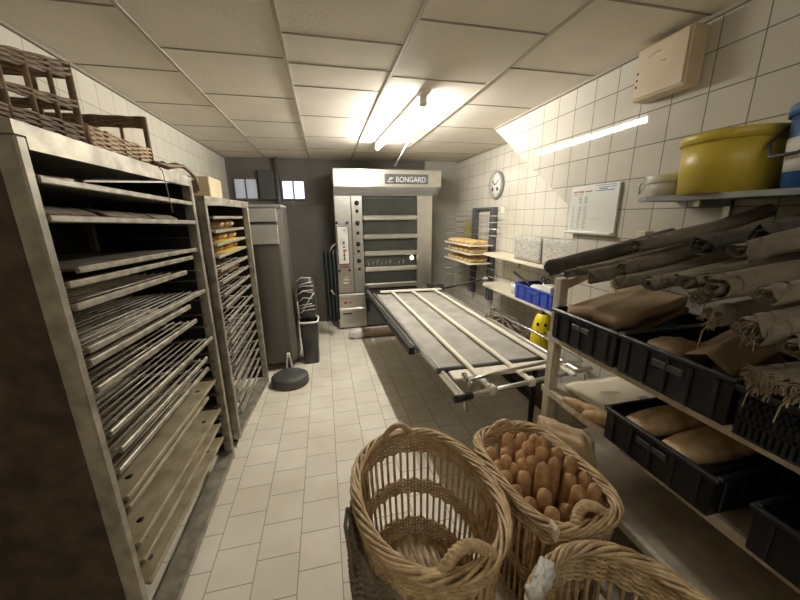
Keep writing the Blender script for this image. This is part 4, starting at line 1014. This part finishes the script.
# ------------------------------------------------------------------ round wicker baskets
def basket(label, c, a, b, h, rz, taper, p, bands, mt, handles=True, ns=44, rim_r=.011, rows_r=.0056, hsize=.12):
    t = thing('wicker_basket', label, 'basket', (c[0], c[1], 0), rz, 'large wicker baskets on floor')
    ex = 2 / p
    f = lambda q: math.copysign(abs(q) ** ex, q)
    def pt(th, z, off=0.):
        k = taper + (1 - taper) * (z / h) ** .8
        x = a * f(math.cos(th)) * k; y = b * f(math.sin(th)) * k
        nn = Vector((math.cos(th) / a, math.sin(th) / b, 0)).normalized()
        return Vector((x, y, z)) + nn * off
    # even spacing along the outline
    N0 = 720; ths = [2 * PI * i / N0 for i in range(N0 + 1)]; acc = [0.]
    for i in range(N0): acc.append(acc[-1] + (pt(ths[i + 1], h) - pt(ths[i], h)).length)
    def th_at(s_):
        s_ = (s_ % 1.) * acc[-1]; lo, hi = 0, N0
        while hi - lo > 1:
            md = (lo + hi) // 2
            if acc[md] <= s_: lo = md
            else: hi = md
        return ths[lo] + (ths[hi] - ths[lo]) * ((s_ - acc[lo]) / max(acc[hi] - acc[lo], 1e-9))
    TH = [th_at(i / ns) for i in range(ns)]; T2 = [th_at(i / (ns * 4)) for i in range(ns * 4)]
    m = MB()
    for th in TH: m.tube([pt(th, .015), pt(th, h * .35), pt(th, h * .7), pt(th, h - .01)], .0068, 6)
    sub_l(t, m, 'uprights', mt)
    for (z0, z1) in bands:
        m = MB(); rows = max(int(round((z1 - z0) / (rows_r * 1.62))), 2)
        for k in range(rows):
            z = z0 + (z1 - z0) * (k + .5) / rows
            m.tube([pt(T2[i], z + .0015 * math.sin(i * .37 + k), (.0068 * math.cos(i / 4 * PI) * (1 if k % 2 else -1))) for i in range(ns * 4)], rows_r, 5, closed=True)
        sub_l(t, m, 'woven_band', mt)
    m = MB(); n = ns * 6
    T6 = [th_at(i / n) for i in range(n)]
    for k in range(7):
        q_ = lambda i: i * 2 * PI * 5 / n + k * 2 * PI / 7 + .25 * math.sin(i * .11 + k * 1.7)
        m.tube([pt(T6[i], h + .002 + (.0155 + .003 * math.sin(i * .21 + k)) * math.sin(q_(i)), (.0175 + .003 * math.sin(i * .17 + k * 2)) * math.cos(q_(i))) for i in range(n)], .0068, 6, closed=True)
    sub_l(t, m, 'braided_rim', mt)
    m = MB()
    m.add([pt(T2[i], .012) for i in range(0, ns * 4, 2)], [tuple(range(ns * 2))]); m.add([pt(T2[i], .022) for i in range(0, ns * 4, 2)], [tuple(range(ns * 2))])
    sl = int(2 * a / .045)
    for k in range(sl):
        x = -a * taper + 2 * a * taper * (k + .5) / sl; yy = b * taper * max(1 - abs(x / (a * taper)) ** p, 0) ** (1 / p)
        m.bbox(x - .014, x + .014, -yy, yy, .022, .03, .003)
    sub_l(t, m, 'slatted_base', 'wickerl')
    if handles:
        for sgn, hs, hr in handles:
            base = PI / 2 * sgn
            def hp(u, sgn=sgn, hs=hs, hr=hr):
                x = -hs + 2 * hs * u
                yb = sgn * b * max(1 - abs(x / a) ** p, .0) ** (1 / p)
                z = h + (hs * hr) * math.sin(PI * u) ** .75 - .01
                return Vector((x, yb - sgn * (.02 if hr > .8 else .045) * math.sin(PI * u), z))
            m = MB()
            for k in range(3):
                pts = []
                for i in range(29):
                    u = i / 28; q = hp(u); an = u * 2 * PI * 5 + k * 2 * PI / 3
                    tg = (hp(min(u + .02, 1)) - hp(max(u - .02, 0))).normalized(); s1 = Vector((0, 1, 0)); s2 = tg.cross(s1)
                    pts.append(q + (s1 * math.cos(an) + s2 * math.sin(an)) * (.0075 if hr > .8 else .011))
                m.tube(pts, .0085 if hr > .8 else .0115, 6)
            hd_ = sub_l(t, m, 'handle', mt)
            for u in (0.02, .98):
                m = MB(); q = hp(u); m.tube([q + Vector((.018 * math.cos(j * .9), .026 * math.sin(j * .9), -.012 + .003 * (j % 9))) for j in range(22)], .005, 5)
                m.build('binding', mt, hd_, local=True); m = MB()
    return t
def sub_l(t, mb, name, mt): return mb.build(name, mt, t, local=True)
BK1 = basket('large empty oval wicker basket with two handles, front left', (.325, 1.035), .268, .345, .6, math.radians(7), .84, 2.15, [(.02, .13), (.27, .35), (.5, .59)], 'wicker', [(1, .075, 1.05), (-1, .1, .62)], 54)
BK2 = basket('oblong wicker basket packed with upright baguettes', (.845, 1.045), .195, .29, .58, math.radians(4), .86, 3.4, [(.02, .1), (.25, .31), (.5, .575)], 'wicker', [(1, .06, 1.), (-1, .085, .6)], 48)
BK3 = basket('wicker basket with cling film on rim, nearest at bottom edge', (.72, .425), .25, .262, .59, math.radians(20), .84, 2.2, [(.02, .13), (.27, .33), (.47, .58)], 'wickerl', [], 46)
tp = MB(); q = (.985, .75); tag(MB().bbox(.705, .727, .748, .80, .55, .606, .008).build('paper_tie', 'sheet'), 'pale paper tie wrapped round rim of the baguette basket', 'tie')
m = MB().blob(.10, .05, .04, Matrix.Translation((.565, .625, .625)) @ Matrix.Rotation(.6, 4, 'Z'), 2.4, 18, .35, 3, 6)
m.blob(.05, .04, .035, Matrix.Translation((.512, .59, .625)), 2.4, 14, .4, 3.5, 8)
tag(m.build('film_wrap', 'plastic'), 'crumpled clear film knotted on rim of the nearest basket', 'film')

wb = thing('woven_bag', 'dark grey woven bag with looped strap hanging on left side of empty basket', 'bag', (.06, .98, .1))
def wbf(u, v):
    a = math.radians(128 + 100 * u) ; k = 1.0 + .04 * math.sin(PI * u) + .05 * math.sin(PI * v) * math.sin(PI * u)
    x = .282 * math.cos(a) * k; y = .36 * math.sin(a) * k; c_, s_ = math.cos(.122), math.sin(.122)
    return (.325 + x * c_ - y * s_, 1.035 + x * s_ + y * c_, .06 + .42 * v - .07 * math.sin(PI * u * 1.0) * 0 + .01 * math.sin(u * 30))
m = MB()
for k in range(30):
    m.tube([Vector(wbf(i / 48, k / 29)) + Vector((-.004 * (1 if (i + k) % 2 else -1), 0, .003 * math.sin(i * .9 + k))) for i in range(49)], .0075, 5)
sub(wb, m, 'weave', 'wickerg')
m = MB()
for i in range(0, 49, 4): m.tube([Vector(wbf(i / 48, v / 6)) for v in range(7)], .007, 5)
sub(wb, m, 'stakes', 'wickerg')
p0, p1 = Vector(wbf(.42, 1)), Vector(wbf(.62, .9))
sub(wb, MB().tube([p0, p0 + Vector((-.012, .01, .05)), p0.lerp(p1, .5) + Vector((-.03, 0, .075)), p1 + Vector((-.025, -.01, .03)), p1 + Vector((-.012, 0, -.06))], .008, 7), 'strap', 'rolll')
# baguettes in the oblong basket
def z13(x, y): return (460 + x / 3, 400 + y / 3)
tips = [(90, 150, .57), (145, 108, .60), (182, 108, .60), (212, 112, .59), (128, 150, .58), (247, 118, .63), (97, 178, .55), (118, 200, .55), (138, 212, .55), (166, 170, .58), (206, 130, .60), (207, 168, .60), (172, 200, .56),
        (200, 200, .58), (240, 190, .62), (285, 182, .61), (252, 160, .62), (285, 150, .6), (325, 172, .6), (170, 250, .53), (192, 292, .52), (218, 345, .5), (278, 335, .54), (320, 325, .52), (357, 268, .58), (407, 262, .57), (325, 225, .56), (362, 222, .57), (150, 180, .57), (232, 240, .55), (285, 150, .58)]
placed = []
rnb = random.Random(3)
for i, (x, y, z) in enumerate(tips[:-1]):
    z = z + .035; p = onz(*z13(x, y), z)
    p.x = min(max(p.x, .685), 1.005); p.y = min(max(p.y, .775), 1.285)
    for _ in range(60):
        mv = Vector((0, 0, 0))
        for q in placed:
            d_ = p - q; d_.z = 0
            if d_.length < .064: mv += (d_.normalized() if d_.length > 1e-5 else Vector((1, 0, 0))) * (.0645 - d_.length) * .6
        if mv.length < 1e-5: break
        p = p + mv
        p.x = min(max(p.x, .685), 1.005); p.y = min(max(p.y, .775), 1.285)
    placed.append(p)
for i, p in enumerate(placed):
    cx, cy = .845, 1.03
    bt = Vector((cx + (p.x - cx) * .76, cy + (p.y - cy) * .8, .065))
    dv = (p - bt).normalized()
    loaf('baguette', 'golden brown baguette standing upright in the packed oblong basket', 'bread', bt, p + dv * .02, .0305 + rnb.uniform(-.002, .002), 'crust', 'baguettes in the oblong basket', nseg=26, blunt=11)
for i, (x, y, z) in enumerate(((.6, .5, .42), (.68, .44, .43), (.655, .53, .37), (.76, .55, .36), (.72, .5, .40))):
    loaf('baguette', 'dark crusted baguette inside the nearest basket under the film', 'bread', (.70 + (x - .7) * .7, .43 + (y - .43) * .6, .05), (x, y, z), .03, 'crustd', 'baguettes in the nearest basket', nseg=22, blunt=9)

# ------------------------------------------------------------------ world and render look
w = bpy.data.worlds.new('World'); sc.world = w; w.use_nodes = True
w.node_tree.nodes['Background'].inputs[0].default_value = (.02, .018, .015, 1)
sc.view_settings.view_transform = 'Standard'; sc.view_settings.look = 'None'
sc.view_settings.gamma = 1; sc.view_settings.use_curve_mapping = False
sc.view_settings.exposure = 0.38
sc.cycles.use_denoising = True
sc.cycles.max_bounces = 10; sc.cycles.diffuse_bounces = 6; sc.cycles.glossy_bounces = 5
sc.cycles.sample_clamp_indirect = 6
